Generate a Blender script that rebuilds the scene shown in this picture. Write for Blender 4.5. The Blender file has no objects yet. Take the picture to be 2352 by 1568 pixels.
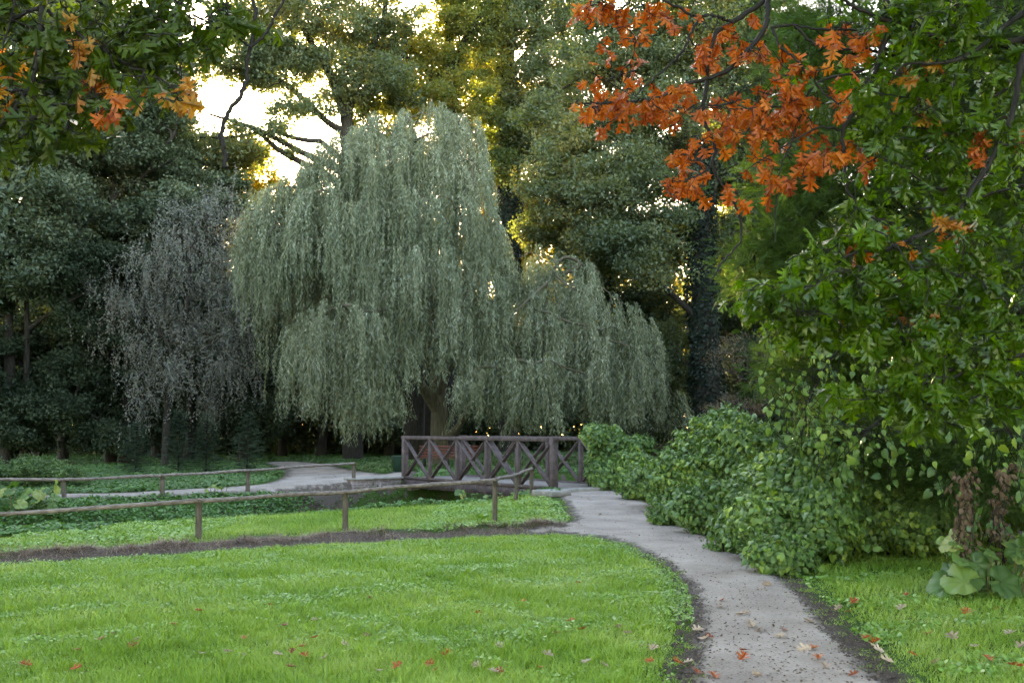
import bpy, math, random
import numpy as np
from mathutils import Vector
rng = np.random.default_rng(7); random.seed(7)
C = bpy.context.scene.collection
sc = bpy.context.scene
# ------------------------------------------------------------------ camera model (picture units 2352 x 1568)
F = 2287.0; HZ = 985.0; CAM = np.array([0, 0, 1.7]); TH = math.atan((HZ-784)/F)
CT, ST = math.cos(TH), math.sin(TH)
def ray(X, Y):
    u = (X-1176)/F; v = (784-Y)/F
    return np.array([u, CT - v*ST, ST + v*CT])
def P(X, Y, d):
    r = ray(X, Y); return CAM + r*(d/r[1])
def sm(a, b, x):
    t = np.clip((np.asarray(x, float)-a)/(b-a), 0, 1); return t*t*(3-2*t)
def nz(x, y, s=1.0):
    return (np.sin(x*1.7*s+.3)*np.cos(y*1.3*s+1.1)+np.sin(x*.9*s-y*2.1*s+2.)*.7+np.sin(x*3.7*s+y*2.9*s)*.4)/2.1
RIDGE = np.array([(-12, 10.6), (-8.3, 12.0), (-6.6, 12.95), (-4.5, 14.35), (-2.6, 15.45), (-.3, 16.55), (1.0, 17.1)])
def seg_dist(x, y, pts, closed=False):
    d = np.full(np.shape(x), 1e9)
    n = len(pts)
    for i in range(n if closed else n-1):
        a = pts[i]; b = pts[(i+1) % n]; ab = b-a
        t = np.clip(((x-a[0])*ab[0]+(y-a[1])*ab[1])/(ab@ab+1e-9), 0, 1)
        d = np.minimum(d, np.hypot(x-a[0]-t*ab[0], y-a[1]-t*ab[1]))
    return d
def st(x, y):
    return (x+1.1)*-.6+(y-26.7)*.8, (x+1.1)*.8+(y-26.7)*.6
def H(x, y):
    x = np.asarray(x, float); y = np.asarray(y, float)
    s, t = st(x, y)
    zn = .19*sm(17, 23.5, y)*sm(-.5, .9, x); zf = .26*(.3+.7*sm(-9, -1, x)); z = zn+(zf-zn)*sm(-1, 1, s)*sm(14, 20, y)
    wn = 2.7+np.clip(-t, 0, 14)*.13; kf = .10+.85*(1-sm(-5.5, -2.2, t)); wf = 3.5+np.clip(-t-2, 0, 14)*.0
    q = np.where(s < 0, 1+s/wn, 1-s/wf)
    z = z-1.25*sm(0, 1, q/np.where(s < 0, .95, kf))
    z = z+(.11+.06*nz(x, y, 2.5)+.03*nz(x, y, 7))*np.exp(-(seg_dist(x, y, RIDGE)/.30)**2)
    z = z+nz(x, y)*.018+nz(x, y, 4)*.006
    z = z+sm(45, 120, y)*.5
    return z
def G(X, Y):
    r = ray(X, Y); t = 2.0
    while t < 160:
        p = CAM+r*t
        if p[2] < float(H(p[0], p[1])): break
        t *= 1.003
    for _ in range(3):
        p = CAM+r*t
    return np.array([p[0], p[1], float(H(p[0], p[1]))])
def gpoly(pts): return np.array([G(a, b)[:2] for a, b in pts])
def inpoly(x, y, poly):
    c = np.zeros(np.shape(x), bool); n = len(poly); j = n-1
    for i in range(n):
        xi, yi = poly[i]; xj, yj = poly[j]
        m = ((yi > y) != (yj > y)) & (x < (xj-xi)*(y-yi)/(yj-yi+1e-12)+xi)
        c ^= m; j = i
    return c
# ------------------------------------------------------------------ object helpers
def tag(o, label=None, cat=None, group=None, kind=None):
    if label: o['label'] = label
    if cat: o['category'] = cat
    if group: o['group'] = group
    if kind: o['kind'] = kind
    return o
def thing(name, label, cat, loc=(0, 0, 0), group=None, rz=0):
    o = bpy.data.objects.new(name, None); C.objects.link(o); o.location = loc; o.rotation_euler = (0, 0, rz)
    o.empty_display_size = .2
    return tag(o, label, cat, group)
def mesh(name, V, idx, tot, mat, parent=None, attr=None, smooth=False, ws=True):
    V = np.asarray(V, np.float32).reshape(-1, 3); idx = np.asarray(idx, np.int32).ravel(); tot = np.asarray(tot, np.int32).ravel()
    if parent is not None and ws: V = V-np.array(parent.location, np.float32)
    me = bpy.data.meshes.new(name)
    me.vertices.add(len(V)); me.vertices.foreach_set('co', V.ravel())
    me.loops.add(len(idx)); me.loops.foreach_set('vertex_index', idx)
    me.polygons.add(len(tot)); st_ = np.zeros(len(tot), np.int32); st_[1:] = np.cumsum(tot)[:-1]
    me.polygons.foreach_set('loop_start', st_); me.polygons.foreach_set('loop_total', tot)
    if smooth: me.polygons.foreach_set('use_smooth', np.ones(len(tot), bool))
    me.update(calc_edges=True)
    if attr is not None:
        a = me.attributes.new('v', 'FLOAT', 'FACE'); a.data.foreach_set('value', np.asarray(attr, np.float32))
    me.materials.append(mat)
    o = bpy.data.objects.new(name, me); C.objects.link(o)
    if parent is not None: o.parent = parent
    return o
class MB:
    def __init__(s): s.V = []; s.I = []; s.T = []; s.n = 0
    def add(s, V, faces):
        s.V.append(np.asarray(V, float).reshape(-1, 3))
        for f in faces: s.I.extend([i+s.n for i in f]); s.T.append(len(f))
        s.n += len(s.V[-1])
    def tube(s, pts, rad, k=6, cap=True, wob=0):
        pts = np.asarray(pts, float); n = len(pts)
        rad = np.broadcast_to(np.asarray(rad, float), (n,))
        tg = np.gradient(pts, axis=0); tg /= np.linalg.norm(tg, axis=1)[:, None]+1e-9
        ref = np.array([0, 0, 1.]) if abs(tg[0][2]) < .9 else np.array([1., 0, 0])
        a = np.cross(tg, ref); a /= np.linalg.norm(a, axis=1)[:, None]+1e-9; b = np.cross(tg, a)
        th = np.arange(k)/k*2*math.pi
        ring = a[:, None, :]*np.cos(th)[None, :, None]+b[:, None, :]*np.sin(th)[None, :, None]
        rr = rad[:, None]*(1+wob*rng.normal(size=(n, k))) if wob else np.repeat(rad[:, None], k, 1)
        V = pts[:, None, :]+ring*rr[:, :, None]
        i = np.arange(n-1)[:, None]*k; j = np.arange(k)[None, :]; j2 = (j+1) % k
        f = np.stack([i+j, i+j2, i+k+j2, i+k+j], -1).reshape(-1, 4)+s.n
        s.V.append(V.reshape(-1, 3)); s.I.extend(f.ravel().tolist()); s.T.extend([4]*len(f))
        if cap:
            s.I.extend(range(s.n, s.n+k)); s.T.append(k)
            s.I.extend(range(s.n+(n-1)*k+k-1, s.n+(n-1)*k-1, -1)); s.T.append(k)
        s.n += n*k
    def box(s, c, sx, sy, sz, ax=None, ch=0.0):
        # box centred at c with half sizes; ax = 3 axes rows; ch = chamfer
        c = np.asarray(c, float); A = np.eye(3) if ax is None else np.asarray(ax, float)
        if ch <= 0:
            V = [c+A[0]*sx*i+A[1]*sy*j+A[2]*sz*k for i in (-1, 1) for j in (-1, 1) for k in (-1, 1)]
            s.add(V, [(0, 1, 3, 2), (4, 6, 7, 5), (0, 4, 5, 1), (2, 3, 7, 6), (0, 2, 6, 4), (1, 5, 7, 3)]); return
        import bmesh
        bm = bmesh.new(); bmesh.ops.create_cube(bm, size=2)
        for v in bm.verts: v.co = (v.co.x*sx, v.co.y*sy, v.co.z*sz)
        bmesh.ops.bevel(bm, geom=bm.edges[:], offset=ch, segments=1, affect='EDGES')
        bm.verts.index_update()
        V = [c+A[0]*v.co.x+A[1]*v.co.y+A[2]*v.co.z for v in bm.verts]
        s.add(V, [[v.index for v in f.verts] for f in bm.faces]); bm.free()
    def beam(s, a, b, w, h, up=(0, 0, 1), ch=.006):
        a = np.asarray(a, float); b = np.asarray(b, float); d = b-a; L = np.linalg.norm(d); d /= L
        x = np.cross(d, up); x /= np.linalg.norm(x); z = np.cross(x, d)
        s.box((a+b)/2, L/2, w/2, h/2, [d, x, z], ch)
    def obj(s, name, mat, parent=None, smooth=False):
        return mesh(name, np.concatenate(s.V), s.I, s.T, mat, parent, smooth=smooth)
def unit(a): return a/(np.linalg.norm(a, axis=-1, keepdims=True)+1e-9)
def leaves(name, tpl, faces, pos, ax, nr, size, mat, parent=None, attr=None, wid=1.0, smooth=False):
    """many copies of a small template merged in one mesh; tpl x along ax, y across, z along normal"""
    tpl = np.asarray(tpl, float); N = len(pos); k = len(tpl)
    ax = unit(ax); s_ = unit(np.cross(nr, ax)); n = np.cross(ax, s_)
    size = np.broadcast_to(np.asarray(size, float), (N,)); wid = np.broadcast_to(np.asarray(wid, float), (N,))
    V = (pos[:, None, :]+size[:, None, None]*(tpl[None, :, 0:1]*ax[:, None, :]+wid[:, None, None]*tpl[None, :, 1:2]*s_[:, None, :]+tpl[None, :, 2:3]*n[:, None, :]))
    fi = np.concatenate([np.array(f) for f in faces]); ft = np.array([len(f) for f in faces])
    idx = (fi[None, :]+np.arange(N)[:, None]*k).ravel(); tot = np.tile(ft, N)
    if attr is None: attr = rng.random(N)
    return mesh(name, V.reshape(-1, 3), idx, tot, mat, parent, attr=np.repeat(attr, len(faces)), smooth=smooth)
RH = [(0, 0, 0), (.45, .3, .06), (1, 0, -.1), (.45, -.3, .06)]; RHF = [(0, 1, 2, 3)]
WL = [(0, 0, 0), (.4, .11, .0), (1, 0, -.05), (.4, -.11, .0)]
HEART = [(0, 0, .0), (-.1, .2, -.02), (.15, .42, -.09), (.55, .34, -.12), (1, 0, -.22), (.55, -.34, -.12), (.15, -.42, -.09), (-.1, -.2, -.02), (.5, 0, .05)]
HEARTF = [(0, 8, 2, 1), (8, 3, 2), (8, 4, 3), (8, 5, 4), (8, 6, 5), (8, 0, 7, 6)]
def oak_tpl():
    h = [(.14, .02), (.22, .07), (.25, .22), (.31, .17), (.33, .26), (.37, .1), (.40, .09), (.48, .30), (.53, .44), (.57, .33), (.66, .40), (.62, .24), (.60, .10),
         (.66, .10), (.76, .22), (.87, .30), (.84, .17), (.92, .15), (.85, .07), (1.0, 0)]
    V = [(0, 0, 0)]+[(x, y, -abs(y)*.3-.16*x*x) for x, y in h]
    m = len(h)
    V += [(x, -y, -abs(y)*.3-.16*x*x) for x, y in h[:-1]]
    V += [(.4, 0, .0), (.62, 0, -.03), (.8, 0, -.06)]
    a, b, c = len(V)-3, len(V)-2, len(V)-1
    L = lambda i: i+1
    R = lambda i: i+1+m if i < m-1 else m
    fs = []
    for S in (L, R):
        f1 = [0]+[S(i) for i in range(0, 7)]+[a]
        f2 = [a]+[S(i) for i in range(6, 14)]+[b]
        f3 = [b]+[S(i) for i in range(13, 20)]+[c]
        f3 = [b]+[S(i) for i in range(13, 18)]+[S(18), S(19), c]
        fs += [f1, f2, f3]
    return V, fs
OAK, OAKF = oak_tpl()
def frond_tpl(n=13):
    V = []; Fc = []
    for i in range(n):
        x = .06+i/n*.92; L = .24*math.sin(math.pi*(.2+.75*i/n))
        for sg in (1, -1):
            k = len(V); z = -.25*x*x
            V += [(x, 0, z), (x+.012+L*.2, sg*L*.55, z-.012), (x+.03+L*.5, sg*L, z-.05), (x+.022+L*.18, sg*L*.3, z)]
            Fc.append((k, k+1, k+2, k+3))
    k = len(V); V += [(0, .004, 0), (0, -.004, 0), (1, 0, -.25)]; Fc.append((k, k+1, k+2))
    return V, Fc
FR, FRF = frond_tpl()
# ------------------------------------------------------------------ materials
def nodes(name):
    m = bpy.data.materials.new(name); m.use_nodes = True; nt = m.node_tree; nt.nodes.clear()
    return m, nt, nt.nodes.new, nt.links.new
def leafmat(name, cols, trans, tw=.35, rough=.5, spec=.4, nscale=.6, nmix=.5):
    m, nt, N, Lk = nodes(name)
    out = N('ShaderNodeOutputMaterial'); at = N('ShaderNodeAttribute'); at.attribute_name = 'v'
    tc = N('ShaderNodeTexCoord'); no = N('ShaderNodeTexNoise'); no.inputs['Scale'].default_value = nscale; no.inputs['Detail'].default_value = 3
    Lk(tc.outputs['Object'], no.inputs['Vector'])
    mr = N('ShaderNodeMapRange'); mr.inputs['From Min'].default_value = .3; mr.inputs['From Max'].default_value = .7
    Lk(no.outputs[0], mr.inputs['Value'])
    mx = N('ShaderNodeMix'); mx.inputs[0].default_value = nmix; Lk(at.outputs['Fac'], mx.inputs[2]); Lk(mr.outputs[0], mx.inputs[3])
    cr = N('ShaderNodeValToRGB'); el = cr.color_ramp.elements
    for i in range(len(cols)-2): el.new(.5)
    for i, c in enumerate(cols): el[i].position = i/(len(cols)-1); el[i].color = (*c, 1)
    Lk(mx.outputs[0], cr.inputs[0])
    b = N('ShaderNodeBsdfPrincipled'); b.inputs['Roughness'].default_value = rough; b.inputs['Specular IOR Level'].default_value = spec
    Lk(cr.outputs[0], b.inputs['Base Color'])
    t = N('ShaderNodeBsdfTranslucent')
    mc = N('ShaderNodeMix'); mc.data_type = 'RGBA'; mc.blend_type = 'MULTIPLY'; mc.inputs[0].default_value = 1
    Lk(cr.outputs[0], mc.inputs[6]); mc.inputs[7].default_value = (*trans, 1)
    Lk(mc.outputs[2], t.inputs[0])
    ms = N('ShaderNodeMixShader'); ms.inputs[0].default_value = tw
    Lk(b.outputs[0], ms.inputs[1]); Lk(t.outputs[0], ms.inputs[2]); Lk(ms.outputs[0], out.inputs[0])
    return m
def solid(name, cols, scale=6, rough=.8, bump=.3, stretch=(1, 1, 1), spec=.3, detail=6, bd=.01, pos=None):
    m, nt, N, Lk = nodes(name)
    out = N('ShaderNodeOutputMaterial'); tc = N('ShaderNodeTexCoord'); mp = N('ShaderNodeMapping'); mp.inputs['Scale'].default_value = stretch
    Lk(tc.outputs['Object'], mp.inputs[0])
    no = N('ShaderNodeTexNoise'); no.inputs['Scale'].default_value = scale; no.inputs['Detail'].default_value = detail; no.inputs['Roughness'].default_value = .65
    Lk(mp.outputs[0], no.inputs['Vector'])
    cr = N('ShaderNodeValToRGB'); el = cr.color_ramp.elements
    for i in range(len(cols)-2): el.new(.5)
    for i, c in enumerate(cols): el[i].position = .25+.5*i/(len(cols)-1) if pos is None else pos[i]; el[i].color = (*c, 1)
    Lk(no.outputs[0], cr.inputs[0])
    b = N('ShaderNodeBsdfPrincipled'); b.inputs['Roughness'].default_value = rough; b.inputs['Specular IOR Level'].default_value = spec
    Lk(cr.outputs[0], b.inputs['Base Color'])
    bp = N('ShaderNodeBump'); bp.inputs['Strength'].default_value = bump; bp.inputs['Distance'].default_value = bd
    Lk(no.outputs[0], bp.inputs['Height']); Lk(bp.outputs[0], b.inputs['Normal']); Lk(b.outputs[0], out.inputs[0])
    return m
M = {}
M['bark'] = solid('dark_bark', [(.010, .009, .007), (.028, .024, .018), (.055, .048, .038)], 5, .9, .8, (3, 3, .7), bd=.05)
M['twig'] = solid('dark_twig', [(.008, .007, .005), (.02, .017, .014)], 20, .7, .4)
M['willowbark'] = solid('willow_bark', [(.035, .03, .02), (.085, .075, .045), (.14, .12, .08)], 5, .9, .9, (3, 3, .5), bd=.06)
M['willow'] = leafmat('willow_leaf', [(.03, .045, .012), (.07, .095, .038), (.15, .18, .095), (.36, .39, .29)], (1.1, 1.1, .5), .12, .45, .6, .6, .35)
M['strand'] = solid('willow_strand', [(.10, .095, .04), (.18, .16, .07)], 5, .8, .1)
M['oakfar'] = leafmat('oak_leaf_far', [(.03, .052, .03), (.058, .086, .052), (.105, .135, .085), (.22, .18, .06)], (2.6, 2.3, .5), .36, .55, .25, .25, .45)
M['oakmid'] = leafmat('oak_leaf_half_backlit', [(.04, .075, .04), (.08, .12, .06), (.15, .17, .06), (.32, .23, .05)], (2.6, 2.2, .4), .48, .55, .25, .25, .5)  # yellowed base colour stands for sun shining through the leaves
M['oakyel'] = leafmat('oak_leaf_backlit', [(.06, .11, .03), (.13, .17, .03), (.30, .24, .035), (.38, .20, .03)], (2.2, 1.8, .6), .5, .5, .4, .3, .5)  # yellow of backlit leaves put into the leaf colour itself
M['wood'] = leafmat('wood_leaf', [(.022, .038, .022), (.045, .07, .04), (.09, .118, .075), (.17, .17, .10)], (1.8, 1.7, .6), .2, .6, .2, .25, .5)
M['yew'] = leafmat('yew_leaf', [(.014, .026, .014), (.03, .05, .024), (.06, .085, .04)], (1.2, 1.2, .8), .15, .6, .3, .4, .4)
M['pear'] = leafmat('greypurple_leaf', [(.045, .042, .034), (.09, .09, .07), (.19, .205, .165), (.17, .09, .07)], (1.2, 1.1, 1.0), .2, .5, .6, .6, .5)
M['spruce'] = leafmat('spruce_needle', [(.03, .065, .04), (.055, .10, .06), (.09, .15, .09)], (1.1, 1.2, .9), .15, .6, .3, .8, .4)
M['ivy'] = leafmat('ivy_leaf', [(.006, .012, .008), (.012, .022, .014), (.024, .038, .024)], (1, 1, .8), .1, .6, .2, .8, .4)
M['vine'] = leafmat('vine_leaf', [(.035, .09, .025), (.075, .16, .04), (.14, .25, .055), (.32, .42, .05)], (1.5, 1.6, .5), .2, .40, .45, 1.2, .4)
M['small'] = leafmat('small_shrub_leaf', [(.035, .08, .028), (.07, .14, .045), (.13, .21, .07)], (1.4, 1.5, .5), .22, .45, .5, 1.5, .4)
M['cyp'] = leafmat('feathery_leaf', [(.04, .085, .022), (.07, .13, .034), (.11, .17, .045)], (1.3, 1.4, .5), .26, .7, .12, .6, .5)
M['grass'] = leafmat('grass_blade', [(.085, .195, .02), (.18, .325, .036), (.29, .42, .08), (.46, .53, .22)], (1.3, 1.3, .6), .35, .45, .4, .7, .5)
M['clover'] = leafmat('clover_leaf', [(.09, .21, .03), (.18, .34, .06), (.30, .45, .15)], (1.3, 1.3, .5), .3, .35, .6, 1.0, .4)
M['cover'] = leafmat('ground_cover_leaf', [(.05, .12, .035), (.08, .19, .05), (.13, .26, .08)], (1.3, 1.4, .5), .3, .45, .5, .8, .5)
M['coverfar'] = leafmat('far_ground_cover_leaf', [(.045, .10, .028), (.075, .16, .045), (.12, .21, .08)], (1.2, 1.3, .6), .3, .5, .5, .3, .5)
M['butter'] = leafmat('butterbur_leaf', [(.05, .11, .03), (.09, .18, .045), (.16, .26, .06), (.34, .33, .10)], (1.4, 1.5, .5), .35, .45, .5, 2.0, .2)
M['orange'] = leafmat('oak_leaf_orange', [(.20, .035, .008), (.40, .085, .008), (.50, .125, .012), (.52, .20, .02)], (1.2, 1.0, .7), .42, .38, .4, 2.0, .3)
M['amber'] = leafmat('oak_leaf_amber', [(.32, .09, .012), (.42, .16, .02), (.42, .26, .025)], (1.2, 1.0, .7), .5, .4, .5, 2.0, .3)
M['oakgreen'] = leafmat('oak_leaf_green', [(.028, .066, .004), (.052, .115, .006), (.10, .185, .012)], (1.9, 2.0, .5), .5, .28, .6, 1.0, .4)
M['oakdim'] = leafmat('oak_leaf_shaded_green', [(.022, .045, .005), (.04, .075, .007), (.07, .115, .012)], (1.9, 1.8, .5), .42, .35, .4, 1.0, .4)  # darker copy of the green leaf, with shade put into its colour
M['rust'] = leafmat('fallen_leaf_rust', [(.17, .045, .02), (.34, .075, .02), (.44, .13, .03)], (1, 1, 1), .2, .5, .4, 2, .2)
M['tan'] = leafmat('fallen_leaf_tan', [(.28, .19, .13), (.42, .31, .22), (.5, .38, .3)], (1, 1, 1), .15, .6, .4, 2, .2)
M['dead'] = leafmat('withered_leaf', [(.07, .045, .03), (.13, .09, .06), (.20, .14, .10)], (1, 1, 1), .1, .8, .2, 3, .4)
M['brush'] = leafmat('brown_shrub_leaf', [(.05, .05, .035), (.09, .08, .055), (.20, .11, .05)], (1.4, 1.2, .7), .3, .6, .3, .8, .4)
M['bridge'] = solid('stained_bridge_timber', [(.035, .026, .026), (.075, .056, .056), (.13, .10, .10)], 7, .75, .5, (1, 1, 1))
M['deck'] = solid('bridge_deck', [(.15, .13, .115), (.27, .24, .22)], 9, .9, .3)
M['concrete'] = solid('old_concrete', [(.14, .13, .12), (.25, .235, .215), (.33, .31, .29)], 5, .9, .5)
M['rail'] = solid('weathered_pole', [(.05, .04, .035), (.13, .105, .09), (.24, .20, .18), (.30, .20, .14)], 8, .8, .8, (.6, 3, 3))
M['post'] = solid('weathered_post', [(.05, .042, .033), (.11, .09, .07), (.17, .14, .11)], 8, .85, .8, (3, 3, .6))
M['bench'] = solid('red_brown_bench_slat', [(.09, .03, .02), (.15, .046, .032)], 10, .5, .2)
M['iron'] = solid('dark_iron', [(.015, .015, .015), (.03, .03, .03)], 10, .5, .1)
M['bin'] = solid('green_painted_metal', [(.012, .035, .022), (.02, .055, .035)], 6, .45, .1)
def ground_mat():
    m, nt, N, Lk = nodes('soil_and_moss'); out = N('ShaderNodeOutputMaterial'); b = N('ShaderNodeBsdfPrincipled'); b.inputs['Roughness'].default_value = .95; b.inputs['Specular IOR Level'].default_value = .1
    tc = N('ShaderNodeTexCoord'); n1 = N('ShaderNodeTexNoise'); n1.inputs['Scale'].default_value = 1.3; n1.inputs['Detail'].default_value = 5
    n2 = N('ShaderNodeTexNoise'); n2.inputs['Scale'].default_value = 28; n2.inputs['Detail'].default_value = 8; n2.inputs['Roughness'].default_value = .7
    Lk(tc.outputs['Object'], n1.inputs['Vector']); Lk(tc.outputs['Object'], n2.inputs['Vector'])
    cr = N('ShaderNodeValToRGB'); e = cr.color_ramp.elements; e.new(.5)
    e[0].position = .3; e[0].color = (.035, .026, .02, 1); e[1].position = .5; e[1].color = (.10, .076, .062, 1); e[2].position = .72; e[2].color = (.17, .13, .11, 1)
    Lk(n2.outputs[0], cr.inputs[0])
    gr = N('ShaderNodeRGB'); gr.outputs[0].default_value = (.045, .09, .02, 1)
    at = N('ShaderNodeAttribute'); at.attribute_name = 'green'
    mx = N('ShaderNodeMix'); mx.data_type = 'RGBA'; Lk(at.outputs['Fac'], mx.inputs[0]); Lk(cr.outputs[0], mx.inputs[6]); Lk(gr.outputs[0], mx.inputs[7])
    Lk(mx.outputs[2], b.inputs['Base Color'])
    bp = N('ShaderNodeBump'); bp.inputs['Strength'].default_value = .9; bp.inputs['Distance'].default_value = .03; Lk(n2.outputs[0], bp.inputs['Height']); Lk(bp.outputs[0], b.inputs['Normal'])
    Lk(b.outputs[0], out.inputs[0]); return m
def path_mat():
    m, nt, N, Lk = nodes('trodden_gravel_path'); out = N('ShaderNodeOutputMaterial'); b = N('ShaderNodeBsdfPrincipled'); b.inputs['Roughness'].default_value = .85; b.inputs['Specular IOR Level'].default_value = .25
    tc = N('ShaderNodeTexCoord')
    def nn(s, d, r=.6):
        n = N('ShaderNodeTexNoise'); n.inputs['Scale'].default_value = s; n.inputs['Detail'].default_value = d; n.inputs['Roughness'].default_value = r; Lk(tc.outputs['Object'], n.inputs['Vector']); return n
    n1 = nn(1.1, 5); n2 = nn(45, 7, .75); n3 = nn(4.5, 6, .7)
    c1 = N('ShaderNodeValToRGB'); e = c1.color_ramp.elements; e[0].position = .3; e[0].color = (.225, .185, .157, 1); e[1].position = .7; e[1].color = (.40, .34, .292, 1); Lk(n1.outputs[0], c1.inputs[0])
    c2 = N('ShaderNodeValToRGB'); e = c2.color_ramp.elements; e[0].position = .30; e[0].color = (.35, .33, .31, 1); e[1].position = .52; e[1].color = (1, 1, 1, 1); Lk(n2.outputs[0], c2.inputs[0])
    mu = N('ShaderNodeMix'); mu.data_type = 'RGBA'; mu.blend_type = 'MULTIPLY'; mu.inputs[0].default_value = .8; Lk(c1.outputs[0], mu.inputs[6]); Lk(c2.outputs[0], mu.inputs[7])
    so = N('ShaderNodeValToRGB'); e = so.color_ramp.elements; e[0].position = .35; e[0].color = (.04, .03, .024, 1); e[1].position = .7; e[1].color = (.16, .13, .11, 1); Lk(n2.outputs[0], so.inputs[0])
    at = N('ShaderNodeAttribute'); at.attribute_name = 'edge'
    ad = N('ShaderNodeMath'); ad.operation = 'MULTIPLY_ADD'; Lk(n3.outputs[0], ad.inputs[0]); ad.inputs[1].default_value = 1.0; Lk(at.outputs['Fac'], ad.inputs[2])
    mr = N('ShaderNodeMapRange'); mr.inputs['From Min'].default_value = .60; mr.inputs['From Max'].default_value = .80; Lk(ad.outputs[0], mr.inputs['Value'])
    mx = N('ShaderNodeMix'); mx.data_type = 'RGBA'; Lk(mr.outputs[0], mx.inputs[0]); Lk(so.outputs[0], mx.inputs[6]); Lk(mu.outputs[2], mx.inputs[7])
    Lk(mx.outputs[2], b.inputs['Base Color'])
    bp = N('ShaderNodeBump'); bp.inputs['Strength'].default_value = .6; bp.inputs['Distance'].default_value = .012; Lk(n2.outputs[0], bp.inputs['Height'])
    bp2 = N('ShaderNodeBump'); bp2.inputs['Strength'].default_value = .5; bp2.inputs['Distance'].default_value = .03; Lk(n3.outputs[0], bp2.inputs['Height']); Lk(bp.outputs[0], bp2.inputs['Normal'])
    Lk(bp2.outputs[0], b.inputs['Normal']); Lk(b.outputs[0], out.inputs[0]); return m
def brick_mat():
    m, nt, N, Lk = nodes('old_brick'); out = N('ShaderNodeOutputMaterial'); b = N('ShaderNodeBsdfPrincipled'); b.inputs['Roughness'].default_value = .9
    tc = N('ShaderNodeTexCoord'); br = N('ShaderNodeTexBrick'); Lk(tc.outputs['UV'], br.inputs['Vector'])
    br.inputs['Scale'].default_value = 1; br.inputs['Brick Width'].default_value = .25; br.inputs['Row Height'].default_value = .075; br.inputs['Mortar Size'].default_value = .006
    br.inputs['Color1'].default_value = (.13, .095, .085, 1); br.inputs['Color2'].default_value = (.20, .15, .14, 1); br.inputs['Mortar'].default_value = (.32, .29, .30, 1)
    n = N('ShaderNodeTexNoise'); n.inputs['Scale'].default_value = 5; n.inputs['Detail'].default_value = 6; Lk(tc.outputs['Object'], n.inputs['Vector'])
    r = N('ShaderNodeMapRange'); r.inputs['From Min'].default_value = .56; r.inputs['From Max'].default_value = .7; Lk(n.outputs[0], r.inputs['Value'])
    mx = N('ShaderNodeMix'); mx.data_type = 'RGBA'; Lk(r.outputs[0], mx.inputs[0]); Lk(br.outputs[0], mx.inputs[6]); mx.inputs[7].default_value = (.34, .31, .33, 1)
    Lk(mx.outputs[2], b.inputs['Base Color']); bp = N('ShaderNodeBump'); bp.inputs['Strength'].default_value = .6; bp.inputs['Distance'].default_value = .01; bp.invert = True; Lk(br.outputs['Fac'], bp.inputs['Height']); Lk(bp.outputs[0], b.inputs['Normal'])
    Lk(b.outputs[0], out.inputs[0]); return m
M['ground'] = ground_mat(); M['path'] = path_mat(); M['brick'] = brick_mat()
def water_mat():
    m, nt, N, Lk = nodes('still_dark_water'); out = N('ShaderNodeOutputMaterial'); b = N('ShaderNodeBsdfPrincipled')
    b.inputs['Base Color'].default_value = (.012, .016, .01, 1); b.inputs['Roughness'].default_value = .08; Lk(b.outputs[0], out.inputs[0]); return m
M['water'] = water_mat()
# ------------------------------------------------------------------ ground regions
LAWN = gpoly([(1520, 1900), (1535, 1650), (1556, 1568), (1588, 1480), (1592, 1410), (1578, 1350), (1530, 1300), (1450, 1256), (1370, 1236), (1290, 1227), (1150, 1231), (950, 1240), (700, 1254), (450, 1269), (200, 1285), (0, 1296), (-400, 1322), (-1000, 1360), (-1000, 1900)])
RGRASS = gpoly([(2230, 1900), (2175, 1700), (2120, 1600), (2040, 1530), (1965, 1460), (1905, 1395), (1835, 1335), (1770, 1300), (1850, 1245), (1980, 1225), (2200, 1225), (2900, 1235), (2900, 1900)])
STRIP = gpoly([(1312, 1200), (1230, 1206), (1130, 1212), (950, 1224), (800, 1222), (600, 1230), (450, 1246), (250, 1262), (0, 1278), (-300, 1285), (-300, 1240), (0, 1234), (200, 1222), (430, 1195), (560, 1172), (700, 1158), (820, 1142), (950, 1132), (1100, 1126), (1180, 1124), (1235, 1130), (1285, 1160)])
PATH = gpoly([(1505, 1900), (1540, 1660), (1566, 1568), (1592, 1480), (1596, 1400), (1580, 1345), (1530, 1297), (1450, 1252), (1370, 1232), (1300, 1226), (1200, 1226), (1220, 1212), (1290, 1206), (1322, 1192), (1310, 1168), (1284, 1137), (1300, 1122), (1425, 1122), (1480, 1150), (1560, 1200), (1650, 1245), (1740, 1288), (1810, 1335), (1880, 1400), (1930, 1462), (2000, 1535), (2065, 1590), (2120, 1700), (2190, 1900)])
FPATH = gpoly([(60, 1150), (300, 1148), (600, 1137), (820, 1121), (935, 1108), (960, 1085), (935, 1078), (880, 1090), (800, 1078), (750, 1066), (690, 1061), (640, 1060), (600, 1063), (655, 1078), (655, 1092), (640, 1102), (600, 1113), (480, 1122), (320, 1130), (60, 1136)])
def greenmask(x, y):
    s, t = st(x, y)
    g = inpoly(x, y, LAWN) | inpoly(x, y, RGRASS) | inpoly(x, y, STRIP)
    far = (y > 20) & ~inpoly(x, y, FPATH) & ~inpoly(x, y, PATH)
    return ((g | far) & ~((np.abs(s) < 3.3) & (y > 17))).astype(float)
gx = np.unique(np.concatenate([np.arange(-80, -14, 2.), np.arange(-14, 10, .16), np.arange(10, 82, 2.)]))
gy = np.unique(np.concatenate([np.arange(-12, 5, 1.), np.arange(5, 40, .16), np.arange(40, 152, 2.)]))
GX, GY = np.meshgrid(gx, gy); GZ = H(GX, GY)
nx, ny = len(gx), len(gy)
ii, jj = np.meshgrid(np.arange(nx-1), np.arange(ny-1)); a = (jj*nx+ii).ravel()
idx = np.stack([a, a+1, a+nx+1, a+nx], 1)
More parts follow.
